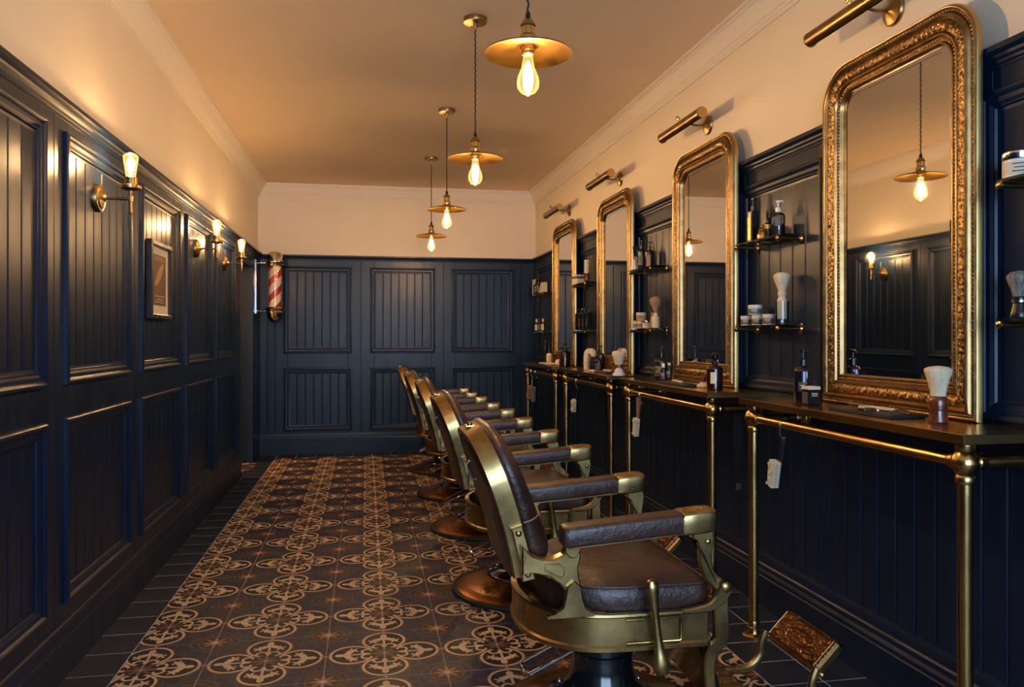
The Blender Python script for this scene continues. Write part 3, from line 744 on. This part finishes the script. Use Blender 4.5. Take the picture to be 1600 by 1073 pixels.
        def arm_rows(xs_, half, zlo, zhi, rr):
            rows = []
            for x, k in xs_:
                zc = .605+(x+.19)*sl; h0, h1 = zlo*k, zhi*k; w = (yb-ya)/2*half*k
                prof = []
                for cx, cz, a0 in ((w-rr, h1-rr, 0), (-w+rr, h1-rr, 90), (-w+rr*.5, h0+rr*.5, 180), (w-rr*.5, h0+rr*.5, 270)):
                    r_ = rr if a0 < 180 else rr*.5
                    for m in range(4): a = math.radians(a0+30*m); prof.append((x, s*(ya+yb)/2+cx+r_*math.cos(a), zc+cz+r_*math.sin(a)))
                rows.append(prof)
            return rows
        ar = obj('arm_pad', MB().grid(arm_rows([(-.190, .80), (-.186, .95), (-.170, 1), (-.05, 1.02), (.08, 1), (.118, 1), (.128, .97)], 1., -.026, .026, .013)), 'leather', t, 60)
        cap = obj('arm_cap', MB().grid(arm_rows([(.124, .98), (.128, 1.03), (.165, 1.06), (.192, 1.05), (.207, 1.01), (.214, .95), (.217, .86)], 1., -.030, .027, .012)), 'bronze', t, 60)
        obj('arm_plate', MB().box(-.175, .15, s*(ya+yb)/2-.026, s*(ya+yb)/2+.026, -.004, .004, .001, TR(0, 0, .5865) @ Matrix.Shear('XY', 4, (0, 0)) @ RY(-math.atan(sl)) @ TR(.0, 0, .006)), 'bronze', ar)
        obj('rear_lug', MB().prism([(-.178, .592), (-.178, .560), (-.165, .545), (-.148, .545), (-.140, .560), (-.120, .592)], *Y(.250, .264), .003), 'bronze', ar)
        # front arm support, lever and leg bracket
        f1 = ribbon([(.170, .605), (.192, .590), (.198, .560), (.197, .525), (.207, .490), (.232, .462), (.248, .448)], [.022, .026, .019, .0155, .0155, .0165, .016])
        fa = obj('front_support', MB().prism(f1, *Y(.252, .274), .003), 'bronze', t)
        obj('bolt', MB().ball((.202, s*.275, .574), .0085, 10, 6, (1, .7, 1)), 'bronze', fa)
        f2 = ribbon([(.247, .455), (.236, .430), (.210, .408), (.170, .400), (.128, .397)], [.0195, .017, .012, .008, .006])
        fl = obj('front_bracket', MB().prism(f2, *Y(.268, .288), .004), 'bronze', t)
        obj('bolt', MB().lathe([(.0135, 0), (.0135, .005), (.0095, .008), (.001, .009)], 16, TR(.247, s*.287, .456) @ RX(-s*PI/2)), 'bronze', fl)
        f3 = ribbon([(.246, .450), (.244, .40), (.247, .340), (.244, .312), (.224, .286), (.212, .255), (.214, .19), (.226, .12), (.250, .075)], [.020, .020, .0195, .019, .018, .016, .015, .015, .014])
        obj('leg_bracket', MB().prism(f3, *Y(.244, .268), .004), 'bronze', t)
        # foot-rest arm
        fr = smooth_path([(.250, s*.20, .070), (.36, s*.17, .050), (.46, s*.150, .042), (.535, s*.147, .050), (.572, s*.146, .085), (.578, s*.146, .125), (.592, s*.146, .162)])
        obj('footrest_arm', MB().tube(fr, [.013]*(len(fr)-8)+[.012]*8, 10), 'bronze', t)
    # reclining lever on the right-hand side
    lv = obj('recline_lever', MB().lathe([(.004, -.012), (.017, -.008), (.023, .006), (.023, .022), (.017, .040), (.0115, .065), (.0095, .110), (.010, .150), (.0135, .185), (.0175, .206), (.0175, .218), (.011, .230), (.002, .234)], 18, TR(.064, -.305, .262) @ RY(math.radians(-7)) @ Matrix.Diagonal((1, .8, 1, 1))), 'bronze', t)
    obj('lever_hub', MB().tube([(.058, -.20, .278), (.058, -.295, .278)], .016, 14), 'bronze', lv)
    # calf pad, lower step, foot rest
    obj('calf_pad', MB().box(-.014, .014, -.205, .205, -.24, .0, .008, TR(.205, 0, .335) @ RY(math.radians(-16))), 'enamel', t)
    ls = obj('lower_step', MB().box(.300, .440, -.155, .155, .050, .062, .003), 'embossed_copper', t)
    for k in range(5): obj('step_rib', MB().box(.305, .435, -.13+.06*k-.006, -.13+.06*k+.018, .060, .068, .003), 'bronze', ls)
    MF = TR(.628, 0, .190) @ RY(math.radians(-45))
    ft = obj('footrest', MB().box(-.056, .056, -.139, .139, -.034, 0, .009, MF), 'bronze', t)
    obj('footrest_plate', MB().box(-.050, .050, -.133, .133, -.003, .003, .003, MF), 'embossed_copper', ft)
    nn = 22
    obj('plate_border', MB().tube([(x, y, .003) for x, y in ((-.046, -.128), (.046, -.128), (.046, .128), (-.046, .128))], .0028, 6, True, M=MF), 'copper', ft)
    obj('plate_medallion', MB().tube([(.022*math.cos(2*PI*k/nn), .066*math.sin(2*PI*k/nn), .003) for k in range(nn)], .0028, 6, True, M=MF), 'copper', ft)
    for sx in (-1, 1):
        for sy in (-1, 1):
            obj('plate_scroll', MB().tube([((sx*.032+(.003+.0011*k)*math.cos(k*.7)), (sy*.105+(.004+.0014*k)*math.sin(k*.7)), .0035) for k in range(13)], .0024, 6, M=MF), 'copper', ft)
    for s in (-1, 1): obj('bolt', MB().ball((-.050, s*.150, -.016), .011, 10, 6, M=MF), 'bronze', ft)
    return t
cp_ = make_chair()
CH = [(.675, 2.208), (.690, 3.415), (.687, 4.53), (.672, 5.53), (.666, 6.54)]
for i, (x, y) in enumerate(CH):
    c = cp_ if i == 0 else copy_tree(cp_)
    c.location = (x, y, 0); c.rotation_euler = (0, 0, math.radians((0, .6, -.5, .4, -1)[i]))
    tag(c, 'antique bronze and brown leather barber chair, %s from the panelled back wall' % ORD[4-i], 'chair', 'barber chairs in a row')

# ------------------------------------------------------------------ toiletries
FACE = math.radians(-127)                              # direction of the room from the shelves
def arc_label(par, r, z0, z1, mat, half=.9, name='label', c=FACE):
    return obj(name, MB().lathe([(r+.0006, z0), (r+.0006, z1)], 14, None, c-half, c+half), mat, par)
def print_lines(par, r, zs, w, mat='ink', c=FACE, th=.0025):
    for k, z in enumerate(zs): obj('printed_line', MB().lathe([(r+.0012, z), (r+.0012, z+th)], 10, None, c-w*(1-.25*(k % 2)), c+w*(1-.25*(k % 2))), mat, par)
def pump(par, z, mat, r=.013, reach=.028, ang=FACE+.9, h=.05):
    p = obj('pump', MB().lathe([(r, z), (r, z+h*.36), (r*.55, z+h*.40), (r*.35, z+h*.45), (r*.35, z+h*.80), (r*.8, z+h*.82), (r*.85, z+h*.96), (r*.4, z+h)], 16), mat, par)
    obj('nozzle', MB().tube([(0, 0, z+h*.9), (reach*math.cos(ang), reach*math.sin(ang), z+h*.86), (reach*1.1*math.cos(ang), reach*1.1*math.sin(ang), z+h*.78)], [.0045, .0035, .003], 8), mat, p)
def bottle(label, loc, h, r, mat, top='pump', topmat='black_plastic', lab=None, lz=(.2, .65), half=.9, square=False, group=None, cat='bottle', name=None, ph=.05, lines=0):
    t = thing(name or ('pump_bottle' if top == 'pump' else 'bottle'), label, cat, loc, 0, group)
    if square:
        obj('body', MB().box(-r, r, -r, r, 0, h, .004), mat, t)
        if lab:
            obj('label', MB().box(-r-.001, -r-.0001, -r*.75, r*.75, h*lz[0], h*lz[1]), lab, t)
        for k in range(lines): obj('printed_line', MB().box(-r*.5, r*.5, -r-.0018, -r-.0008, h*(lz[1]-.08-.07*k), h*(lz[1]-.05-.07*k)), 'paper', t)
    else:
        obj('body', MB().lathe([(r*.92, 0), (r, .003), (r, h*.82), (r*.95, h*.88), (r*.7, h*.95), (r*.38, h*.975), (r*.36, h)], 26), mat, t)
        if lab: arc_label(t, r, h*lz[0], h*lz[1], lab, half)
        if lines: print_lines(t, r, [h*(lz[1]-.10-.09*k) for k in range(lines)], half*.6, 'paper' if lab in ('dark_label', 'teal_label', None) else 'ink')
    if top == 'pump': pump(t, h, topmat, max(.010, r*.42), max(.022, r*.95), h=ph)
    elif top == 'cap': obj('cap', MB().lathe([(r*.55, h-.002), (r*.55, h+ph*.55), (r*.5, h+ph*.6)], 18), topmat, t)
    elif top == 'spray':
        p = obj('spray_head', MB().lathe([(r*.45, h), (r*.45, h+.012), (r*.25, h+.014), (r*.25, h+.03)], 14).box(-.03, .016, -.008, .008, h+.028, h+.046, .003), topmat, t)
        obj('trigger', MB().tube([(-.018, 0, h+.03), (-.024, 0, h+.015), (-.020, 0, h+.002)], .003, 6), topmat, p)
    return t
def jar(label, loc, h, r, body, lid, lab=None, group=None, lines=2):
    t = thing('jar', label, 'jar', loc, 0, group)
    obj('body', MB().lathe([(r*.96, 0), (r, .002), (r, h*.66), (r*.93, h*.70)], 26), body, t)
    obj('lid', MB().lathe([(r*1.0, h*.70), (r*1.02, h*.72), (r*1.02, h*.97), (r*.98, h), (.001, h)], 26), lid, t)
    if lab: arc_label(t, r, h*.10, h*.60, lab, 1.3)
    print_lines(t, r, [h*(.48-.14*k) for k in range(lines)], .5, 'paper' if lab in ('dark_label', 'teal_label') else 'ink')
    return t
def brush(label, loc, h, prof, hmat, bprof, bmat, cat='brush', name='shaving_brush', ring=None, group=None):
    t = thing(name, label, cat, loc, 0, group)
    obj('handle', MB().lathe(prof, 26), hmat, t); obj('bristles', MB().lathe(bprof, 30), bmat, t, 60)
    if ring: obj('ferrule', MB().lathe(ring, 24), 'nickel', t)
    return t
def on(u, X, z): return (X, yx(u, X), z)
# shelf pair between third and fourth mirrors
bottle('tall square black pump bottle with gilt label on upper shelf', on(1177, 1.602, SU), .135, .018, 'black_plastic', lab='gold_label', lz=(.10, .80), square=True, ph=.055)
t = thing('cologne_bottle', 'small faceted amber cologne bottle between black and clear bottles', 'bottle', on(1191.5, 1.592, SU))
obj('body', MB().lathe([(.010, 0), (.020, .008), (.021, .022), (.016, .034), (.019, .038), (.012, .046), (.006, .048)], 7), 'gold_label', t, 10); obj('stopper', MB().ball((0, 0, .055), .008, 8, 6), 'gold', t)
bottle('small black bottle with gold neck behind amber cologne bottle', on(1200, 1.618, SU), .075, .016, 'black_plastic', top='cap', topmat='black_plastic', lab='gold_label', lz=(.62, .85), ph=.03)
t = bottle('clear pump bottle with white pump on upper glass shelf', on(1216, 1.600, SU), .098, .026, 'liquid_glass', topmat='white_plastic', lab='dark_label', lz=(.42, .80), half=.45, ph=.046)
obj('liquid', MB().lathe([(.022, .004), (.0235, .006), (.0235, .05)], 20), 'purple_glass', t)
JL = 'jars stacked on the lower shelf'
jar('cream jar with violet label, leftmost of the three under stacked jar', on(1166, 1.597, SLo), .041, .0225, 'cream', 'white_plastic', 'dark_label', JL)
jar('cream jar with violet label, middle of the three under stacked jar', on(1183, 1.597, SLo), .041, .0225, 'cream', 'white_plastic', 'dark_label', JL)
jar('cream jar with violet label next to brush in glass tumbler', on(1201, 1.597, SLo), .043, .0250, 'cream', 'white_plastic', 'dark_label', JL)
jar('wide cream jar with green label stacked on three jars', on(1180, 1.597, SLo+.0436), .041, .0290, 'cream', 'white_plastic', 'teal_label', JL)
t = thing('glass_tumbler', 'clear glass tumbler holding cream shaving brush on lower shelf', 'glass', on(1222, 1.596, SLo))
obj('wall', MB().lathe([(.022, 0), (.026, .004), (.027, .092), (.025, .092), (.0235, .006), (.001, .006)], 26), 'clear_glass', t)
brush('cream shaving brush standing in clear glass tumbler', on(1222, 1.596, SLo+.022), 0, [(.017, 0), (.019, .004), (.021, .07), (.016, .078), (.013, .086), (.016, .092), (.0165, .104), (.013, .108)], 'cream', [(.0135, .106), (.018, .122), (.029, .150), (.0325, .164), (.031, .172), (.020, .180), (.001, .183)], 'bristle_cream')
# shelf pair at the edge of the picture
t = jar('white cream jar with chrome lid and three printed lines', on(1592, 1.592, SU), .064, .036, 'white_plastic', 'chrome', 'paper', None, 3)
brush('grey badger shaving brush with glossy black handle', on(1593, 1.592, SLo), 0, [(.021, 0), (.022, .004), (.019, .016), (.0165, .028), (.015, .036), (.017, .038), (.017, .050), (.014, .054)], 'black_plastic', [(.014, .052), (.019, .072), (.028, .098), (.0285, .104), (.020, .114), (.001, .118)], 'bristle_grey', ring=[(.0173, .040), (.0173, .044)])
# shelf pair between second and third mirrors
t = thing('soap_dispenser', 'crumpled clear sachet beside black spray bottle', 'sachet', on(991, 1.592, SU)); t.name = 'sachet'
obj('pouch', MB().lathe([(.022, 0), (.024, .01), (.018, .035), (.012, .06), (.006, .07)], 8), 'white_plastic', t, 10)
bottle('black trigger spray bottle on upper shelf', on(996, 1.615, SU), .105, .022, 'black_plastic', top='spray', lab='dark_label')
bottle('slim black pump bottle between spray bottle and labelled bottle', on(1002.5, 1.600, SU), .125, .019, 'black_plastic', lab='dark_label', ph=.05)
bottle('round black pump bottle with tan label on upper shelf', on(1015, 1.600, SU), .105, .024, 'black_plastic', lab='poster_tan', lz=(.05, .66), half=.5, ph=.045)
JM = 'pale jars beside the dark bristled brush'
jar('pale jar at the left of the lower pair near dark bristled brush', on(994, 1.597, SLo), .046, .020, 'cream', 'cream', 'poster_tan', JM)
jar('pale jar in the middle below the wide pale jar', on(1001.5, 1.597, SLo), .046, .020, 'cream', 'paper', 'poster_tan', JM)
jar('pale jar with bright label nearest the dark bristled brush', on(1010, 1.597, SLo), .046, .022, 'cream', 'nickel', 'paper', JM)
jar('wide pale jar resting on three smaller pale jars', on(1002, 1.597, SLo+.0466), .046, .030, 'cream', 'cream', 'poster_tan', JM)
t = thing('pocket_comb', 'tan comb leaning against pale jars on lower shelf', 'comb', on(1015.5, 1.585, SLo))
obj('spine', MB().box(-.003, .003, -.011, .011, 0, .095, .002, RX(math.radians(24))), 'poster_tan', t)
brush('dark bristled brush standing on small cream bottle', on(1024.5, 1.597, SLo), 0, [(.022, 0), (.023, .003), (.023, .055), (.017, .066), (.012, .070), (.012, .082), (.009, .086)], 'cream', [(.009, .084), (.015, .105), (.030, .135), (.034, .152), (.028, .168), (.012, .177), (.001, .179)], 'bristle_brown')
# shelf pair between first and second mirrors
t = thing('soap_box', 'white box of soap with dark band on upper shelf', 'box', on(903.5, 1.597, SU), .2)
obj('carton', MB().box(-.034, .034, -.040, .040, 0, .075, .003), 'cream', t); obj('band', MB().box(-.0345, .0345, -.0405, .0405, .045, .062), 'dark_label', t)
bottle('small black bottle behind white soap box', on(906.5, 1.628, SU), .080, .018, 'black_plastic', top='cap', ph=.03)
t = thing('candle_stand', 'cream candle on dark turned stand by the mirror edge', 'candle', on(917, 1.597, SU))
obj('stand', MB().lathe([(.022, 0), (.024, .006), (.016, .014), (.019, .03), (.015, .048), (.020, .060), (.020, .070)], 20), 'wood_red', t); obj('candle', MB().lathe([(.019, .068), (.019, .165), (.015, .168), (.001, .166)], 20), 'cream', t)
for k, (u, w) in enumerate(((902, 'by the gilt frame'), (908, 'second from the gilt frame'), (914, 'third from the gilt frame'), (920, 'farthest from the gilt frame'))):
    bottle('square black bottle on lower shelf, %s' % w, on(u, 1.600, SLo), .125, .018, 'black_plastic', lab='dark_label', square=True, group='square black bottles in a line', ph=.035)
# corner shelf pair
t = thing('greeting_card', 'upright cream card in the corner on upper shelf', 'card', on(834.5, 1.592, SU-.0002), .1); obj('card', MB().box(-.002, .002, -.05, .05, 0, .150), 'paper', t)
for k, (u, w) in enumerate(((837.5, 'beside the cream card'), (841.5, 'beside the cream wedge box'))): bottle('black pump bottle on corner shelf, %s' % w, on(u, 1.600, SU), .105, .026, 'black_plastic', lab='dark_label', group='black bottles on the corner shelf', ph=.04)
t = thing('wedge_box', 'cream wedge shaped box on upper corner shelf', 'box', on(848.5, 1.6, SU)); obj('box', MB().prism([(-.03, 0), (.03, 0), (.03, .10), (-.012, .10)], -.05, .05, .002), 'cream', t)
for k, (u, lab, tm, w) in enumerate(((838.5, 'paper', 'white_plastic', 'nearest the corner'), (843, 'teal_label', 'black_plastic', 'in the middle of three'), (848.5, 'paper', 'cream', 'with cream cap'))):
    bottle('small dark bottle with pale label, %s, on lower corner shelf' % w, on(u, 1.6, SLo), .085, .018, 'black_plastic', top='cap', topmat=tm, lab=lab, lz=(.1, .75), group='small bottles on the corner shelf', ph=.05)
# table tops
TZ = .8793
bottle('purple pump bottle on brass table beside the gilt frame', on(1254.5, 1.50, TZ), .128, .030, 'purple_glass', lab='dark_label', lz=(.3, .55), half=.4, ph=.055, lines=2)
t = bottle('small black square tin with white print beside purple bottle', on(1267, 1.455, TZ), .062, .0215, 'black_plastic', top='none', lab='dark_label', square=True, lz=(.1, .72), lines=3, cat='tin', name='tin')
obj('lid_band', MB().box(-.022, .022, -.022, .022, .052, .0625, .001), 'paper', t)
def tray(label, y, x, L, rz=0):
    t = thing('tool_tray', label, 'tray', (x, y, TZ), rz); obj('slab', MB().box(-.055, .055, -L/2, L/2, 0, .012, .002), 'slate', t); return t
tray('flat black tool tray holding open razor and scissors', 2.105, 1.478, .30)
def razor(label, loc, rz, mat='cream'):
    t = thing('cut_throat_razor', label, 'razor', loc, rz)
    obj('scales', MB().prism(ribbon([(-.075, 0), (-.03, .004), (.02, .004), (.05, 0)], [.004, .008, .008, .005]), -.004, .004, .001, RX(-PI/2) @ TR(0, -.005, 0)), mat, t)
    obj('blade', MB().prism(ribbon([(.05, 0), (.075, .004), (.115, .006)], [.005, .007, .008]), -.001, .001, 0, RX(-PI/2) @ TR(0, -.005, 0)), 'chrome', t)
def scissors(label, loc, rz):
    t = thing('scissors', label, 'scissors', loc, rz)
    for s in (-1, 1):
        b = obj('blade', MB().prism(ribbon([(-.02, s*.004), (.02, -s*.002), (.075, -s*.006)], [.003, .005, .001]), -.0015, .0015, 0, RX(-PI/2) @ TR(0, -.003-.0016*s, 0)), 'chrome', t)
        obj('finger_ring', MB().tube([(-.05+.014*math.cos(a), s*.016+.011*math.sin(a), .004) for a in [2*PI*i/16 for i in range(16)]], .0028, 6, True), 'black_plastic', b)
        obj('shank', MB().tube([(-.02, s*.004, .0035), (-.037, s*.010, .004)], .0025, 6), 'chrome', b)
razor('cut throat razor with cream scales lying on black tray', (1.475, 2.075, TZ+.0125), math.radians(-78))
scissors('steel scissors with black finger rings on black tray', (1.452, 2.03, TZ+.0125), math.radians(-70))
t = thing('straight_comb', 'dark brown comb lying on black tray by the shaving brush', 'comb', (1.50, 2.00, TZ+.0125), math.radians(70)); obj('comb', MB().box(-.05, .05, -.012, .012, 0, .006, .002), 'wood_red', t)
t = thing('brass_coin_dish', 'flat gold dish at the tin end of black tray', 'dish', (1.50, 2.235, TZ+.0125)); obj('dish', MB().lathe([(.012, 0), (.016, .002), (.0165, .004), (.014, .003), (.001, .002)], 20), 'gold', t)
brush('cream shaving brush with polished red brown wooden handle', on(1466, 1.492, TZ), 0, [(.0235, 0), (.0255, .004), (.0225, .018), (.0205, .028), (.0205, .033), (.0235, .036), (.0255, .052), (.0235, .064), (.0205, .070), (.018, .0715)], 'wood_red', [(.0185, .070), (.020, .085), (.027, .115), (.0345, .137), (.0335, .143), (.024, .148), (.001, .151)], 'bristle_cream')
bottle('black pump bottle standing at end of brass table near black tray', on(1033, 1.505, TZ), .118, .034, 'black_plastic', lab='dark_label', ph=.060, lines=3)
bottle('narrow black tube with white cap in front of black pump bottle', on(1036.5, 1.455, TZ), .075, .013, 'black_plastic', top='cap', topmat='white_plastic', lab='dark_label', lines=2, ph=.03)
bottle('thin black tube beside the gilt frame of the third mirror', on(1045.5, 1.53, TZ), .080, .013, 'black_plastic', top='cap', topmat='paper', lab='dark_label', ph=.02, lines=2)
tray('flat black tool tray with combs below the third gilt mirror', yx(1066, 1.46), 1.46, .30)
t = thing('horn_comb', 'pale horn comb on tray below the third mirror', 'comb', (1.45, yx(1058, 1.45), TZ+.0125), math.radians(80)); obj('comb', MB().box(-.075, .075, -.012, .012, 0, .007, .002), 'cream', t)
t = thing('steel_comb', 'grey steel comb on tray beside pale horn comb', 'comb', (1.445, yx(1078, 1.445), TZ+.0125), math.radians(95)); obj('comb', MB().box(-.05, .05, -.010, .010, 0, .006, .002), 'chrome', t)
t = thing('powder_puff', 'cream powder puff with dark knob beside amber bottle', 'puff', on(1099.5, 1.475, TZ)); obj('puff', MB().lathe([(.024, 0), (.031, .006), (.028, .014), (.012, .024), (.005, .026)], 20), 'cream', t); obj('knob', MB().ball((0, 0, .040), .017, 12, 8), 'wood_red', t)
t = bottle('dark amber glass bottle with cream oval label and stopper', on(1117, 1.465, TZ), .108, .0345, 'amber_glass', top='none', name='bottle')
obj('label', MB().lathe([(.0352, .028+.0), (.0352, .076)], 8, None, FACE-.33, FACE+.33), 'ivory', t); obj('stopper', MB().lathe([(.012, .106), (.013, .118), (.009, .124), (.010, .130), (.017, .136), (.018, .148), (.010, .158), (.001, .160)], 16), 'enamel', t)
# third table (second mirror from the back wall)
t = thing('hair_clipper', 'cream hair clipper standing upright on brass table', 'clipper', on(921, 1.48, TZ), math.radians(-40))
obj('body', MB().prism(ribbon([(-.02, 0), (-.021, .05), (-.018, .095), (-.006, .120), (.014, .124), (.027, .108), (.030, .090)], [.015, .015, .018, .021, .021, .018, .010]), -.022, .022, .006), 'cream', t)
obj('blade', MB().box(.016, .044, -.018, .018, .078, .091, .002), 'chrome', t)
bottle('dark brown bottle behind cream hair clipper', on(938, 1.55, TZ), .120, .026, 'amber_glass', ph=.045)
bottle('short black bottle beside cream hair clipper', on(935.5, 1.47, TZ), .085, .022, 'black_plastic', top='cap', lab='dark_label', ph=.03)
brush('wide cream powder brush on white foot below second mirror', on(967, 1.44, TZ), 0, [(.036, 0), (.036, .012), (.026, .020), (.028, .030), (.016, .040), (.014, .046)], 'white_plastic', [(.022, .060), (.024, .075), (.034, .105), (.042, .128), (.036, .140), (.001, .146)], 'bristle_cream', name='powder_brush')
obj('collar', MB().lathe([(.014, .044), (.024, .048), (.025, .060), (.023, .064)], 20), 'wood_red', [o for o in bpy.data.objects if o.name.startswith('powder_brush')][0])
tray('flat black tool tray beside powder brush with white foot', yx(950, 1.47), 1.47, .26)
razor('cut throat razor with white scales beside powder brush', (1.46, yx(950, 1.46), TZ+.0125), math.radians(-85), 'white_plastic')
t = thing('folded_towel', 'small folded white cloth beside hair clipper', 'cloth', on(928, 1.43, TZ)); obj('cloth', MB().box(-.025, .025, -.06, .06, 0, .012, .005), 'cream', t)
# fourth table (by the corner)
t = thing('note_book', 'thin cream notebook lying on the corner brass table', 'book', (1.44, yx(857, 1.44), TZ)); obj('cover', MB().box(-.05, .05, -.14, .14, 0, .004, .001), 'slate', t); obj('pages', MB().box(-.048, .048, -.138, .138, .004, .014, .001), 'paper', t)
bottle('small white labelled bottle behind cream notebook', on(858, 1.52, TZ), .085, .024, 'cream', top='cap', topmat='black_plastic', ph=.06)
bottle('tall thin black bottle in the corner of brass table', on(852, 1.56, TZ), .165, .018, 'black_plastic', top='cap', ph=.05)
bottle('dark amber pump bottle before the first gilt mirror', on(882.5, 1.47, TZ), .125, .042, 'amber_glass', ph=.05)
t = thing('soap_ball', 'round cream soap ball beside dark amber pump bottle', 'soap', on(872.5, 1.455, TZ)); obj('soap', MB().ball((0, 0, .026), .026, 14, 10), 'ivory', t)

# ------------------------------------------------------------------ things hung from the rails
def hook(label, x, y, drop=.05):
    t = thing('rail_hook', label, 'hook', (x, y, .806))
    pts = [(.0185*math.cos(math.radians(a)), 0, .0185*math.sin(math.radians(a))) for a in range(-60, 211, 18)]
    pts += [(-.016, 0, -.03), (-.010, 0, -drop+.008), (-.002, 0, -drop), (.006, 0, -drop+.006)]
    obj('wire', MB().tube(pts, .0022, 6), 'nickel', t); return t
def neck_brush(label, u, hk, mat='bristle_cream', hm='black_plastic', L=.168, z=.757, rot=12, x=1.412):
    y = yx(u, x); hook(hk, x, y)
    t = thing('neck_brush', label, 'brush', (x, y, z)); t.rotation_euler = (math.radians(rot), 0, 0)
    obj('hanging_ring', MB().tube([(0, .008*math.cos(a), -.006+.008*math.sin(a)) for a in [2*PI*i/12 for i in range(12)]], .0018, 6, True), 'nickel', t)
    obj('handle', MB().tube(smooth_path([(0, 0, -.012), (0, 0, -.03), (0, .001, -.06), (0, .002, -.085)]), .0075, 8), hm, t)
    obj('head', MB().box(-.011, .004, -.013, .017, -L-.0, -.08, .003), hm, t)
    mb = MB(); rr = random.Random(int(u)); nrow = 9
    for k in range(nrow):
        z1 = -.082-(L-.076)*k/nrow; z0 = z1-(L-.076)/nrow*.86
        for q in range(4): mb.box(-.033-rr.random()*.007, -.010, -.020+.011*q+.0008, -.009+.011*q-.0008, z0-rr.random()*.001, z1, .0015)
    obj('bristles', mb, mat, t)
neck_brush('black neck brush with cream bristles hanging from brass rail', 1225, 'wire hook on brass rail carrying cream bristled neck brush')
neck_brush('neck brush with pale pink bristles hanging beside leather strop', 1003, 'wire hook on brass rail carrying pale pink neck brush', hm='black_plastic')
t = thing('leather_strop', 'short tan leather strop hanging beside pale pink neck brush', 'strop', (1.412, yx(999, 1.412)+.012, .786)); obj('strap', MB().box(-.012, .012, -.003, .003, -.165, 0, .001), 'tan_leather', t)
t = thing('black_strop', 'long black strop hanging under end of brass table', 'strop', (1.53, 3.075, .790)); obj('strap', MB().box(-.020, .020, -.003, .003, -.30, 0, .001), 'black_plastic', t); obj('clip', MB().box(-.012, .012, -.005, .005, -.325, -.295, .002), 'nickel', t)
neck_brush('white bristled neck brush hanging below the second gilt mirror', 903, 'wire hook on brass rail carrying white neck brush', L=.16)
neck_brush('brown neck brush hanging from the corner brass table rail', 832, 'wire hook on rail carrying brown neck brush', mat='bristle_brown', hm='tan_leather', L=.19)
neck_brush('grey neck brush hanging from the corner brass table rail', 839, 'wire hook on rail carrying grey neck brush', mat='bristle_grey', L=.20)
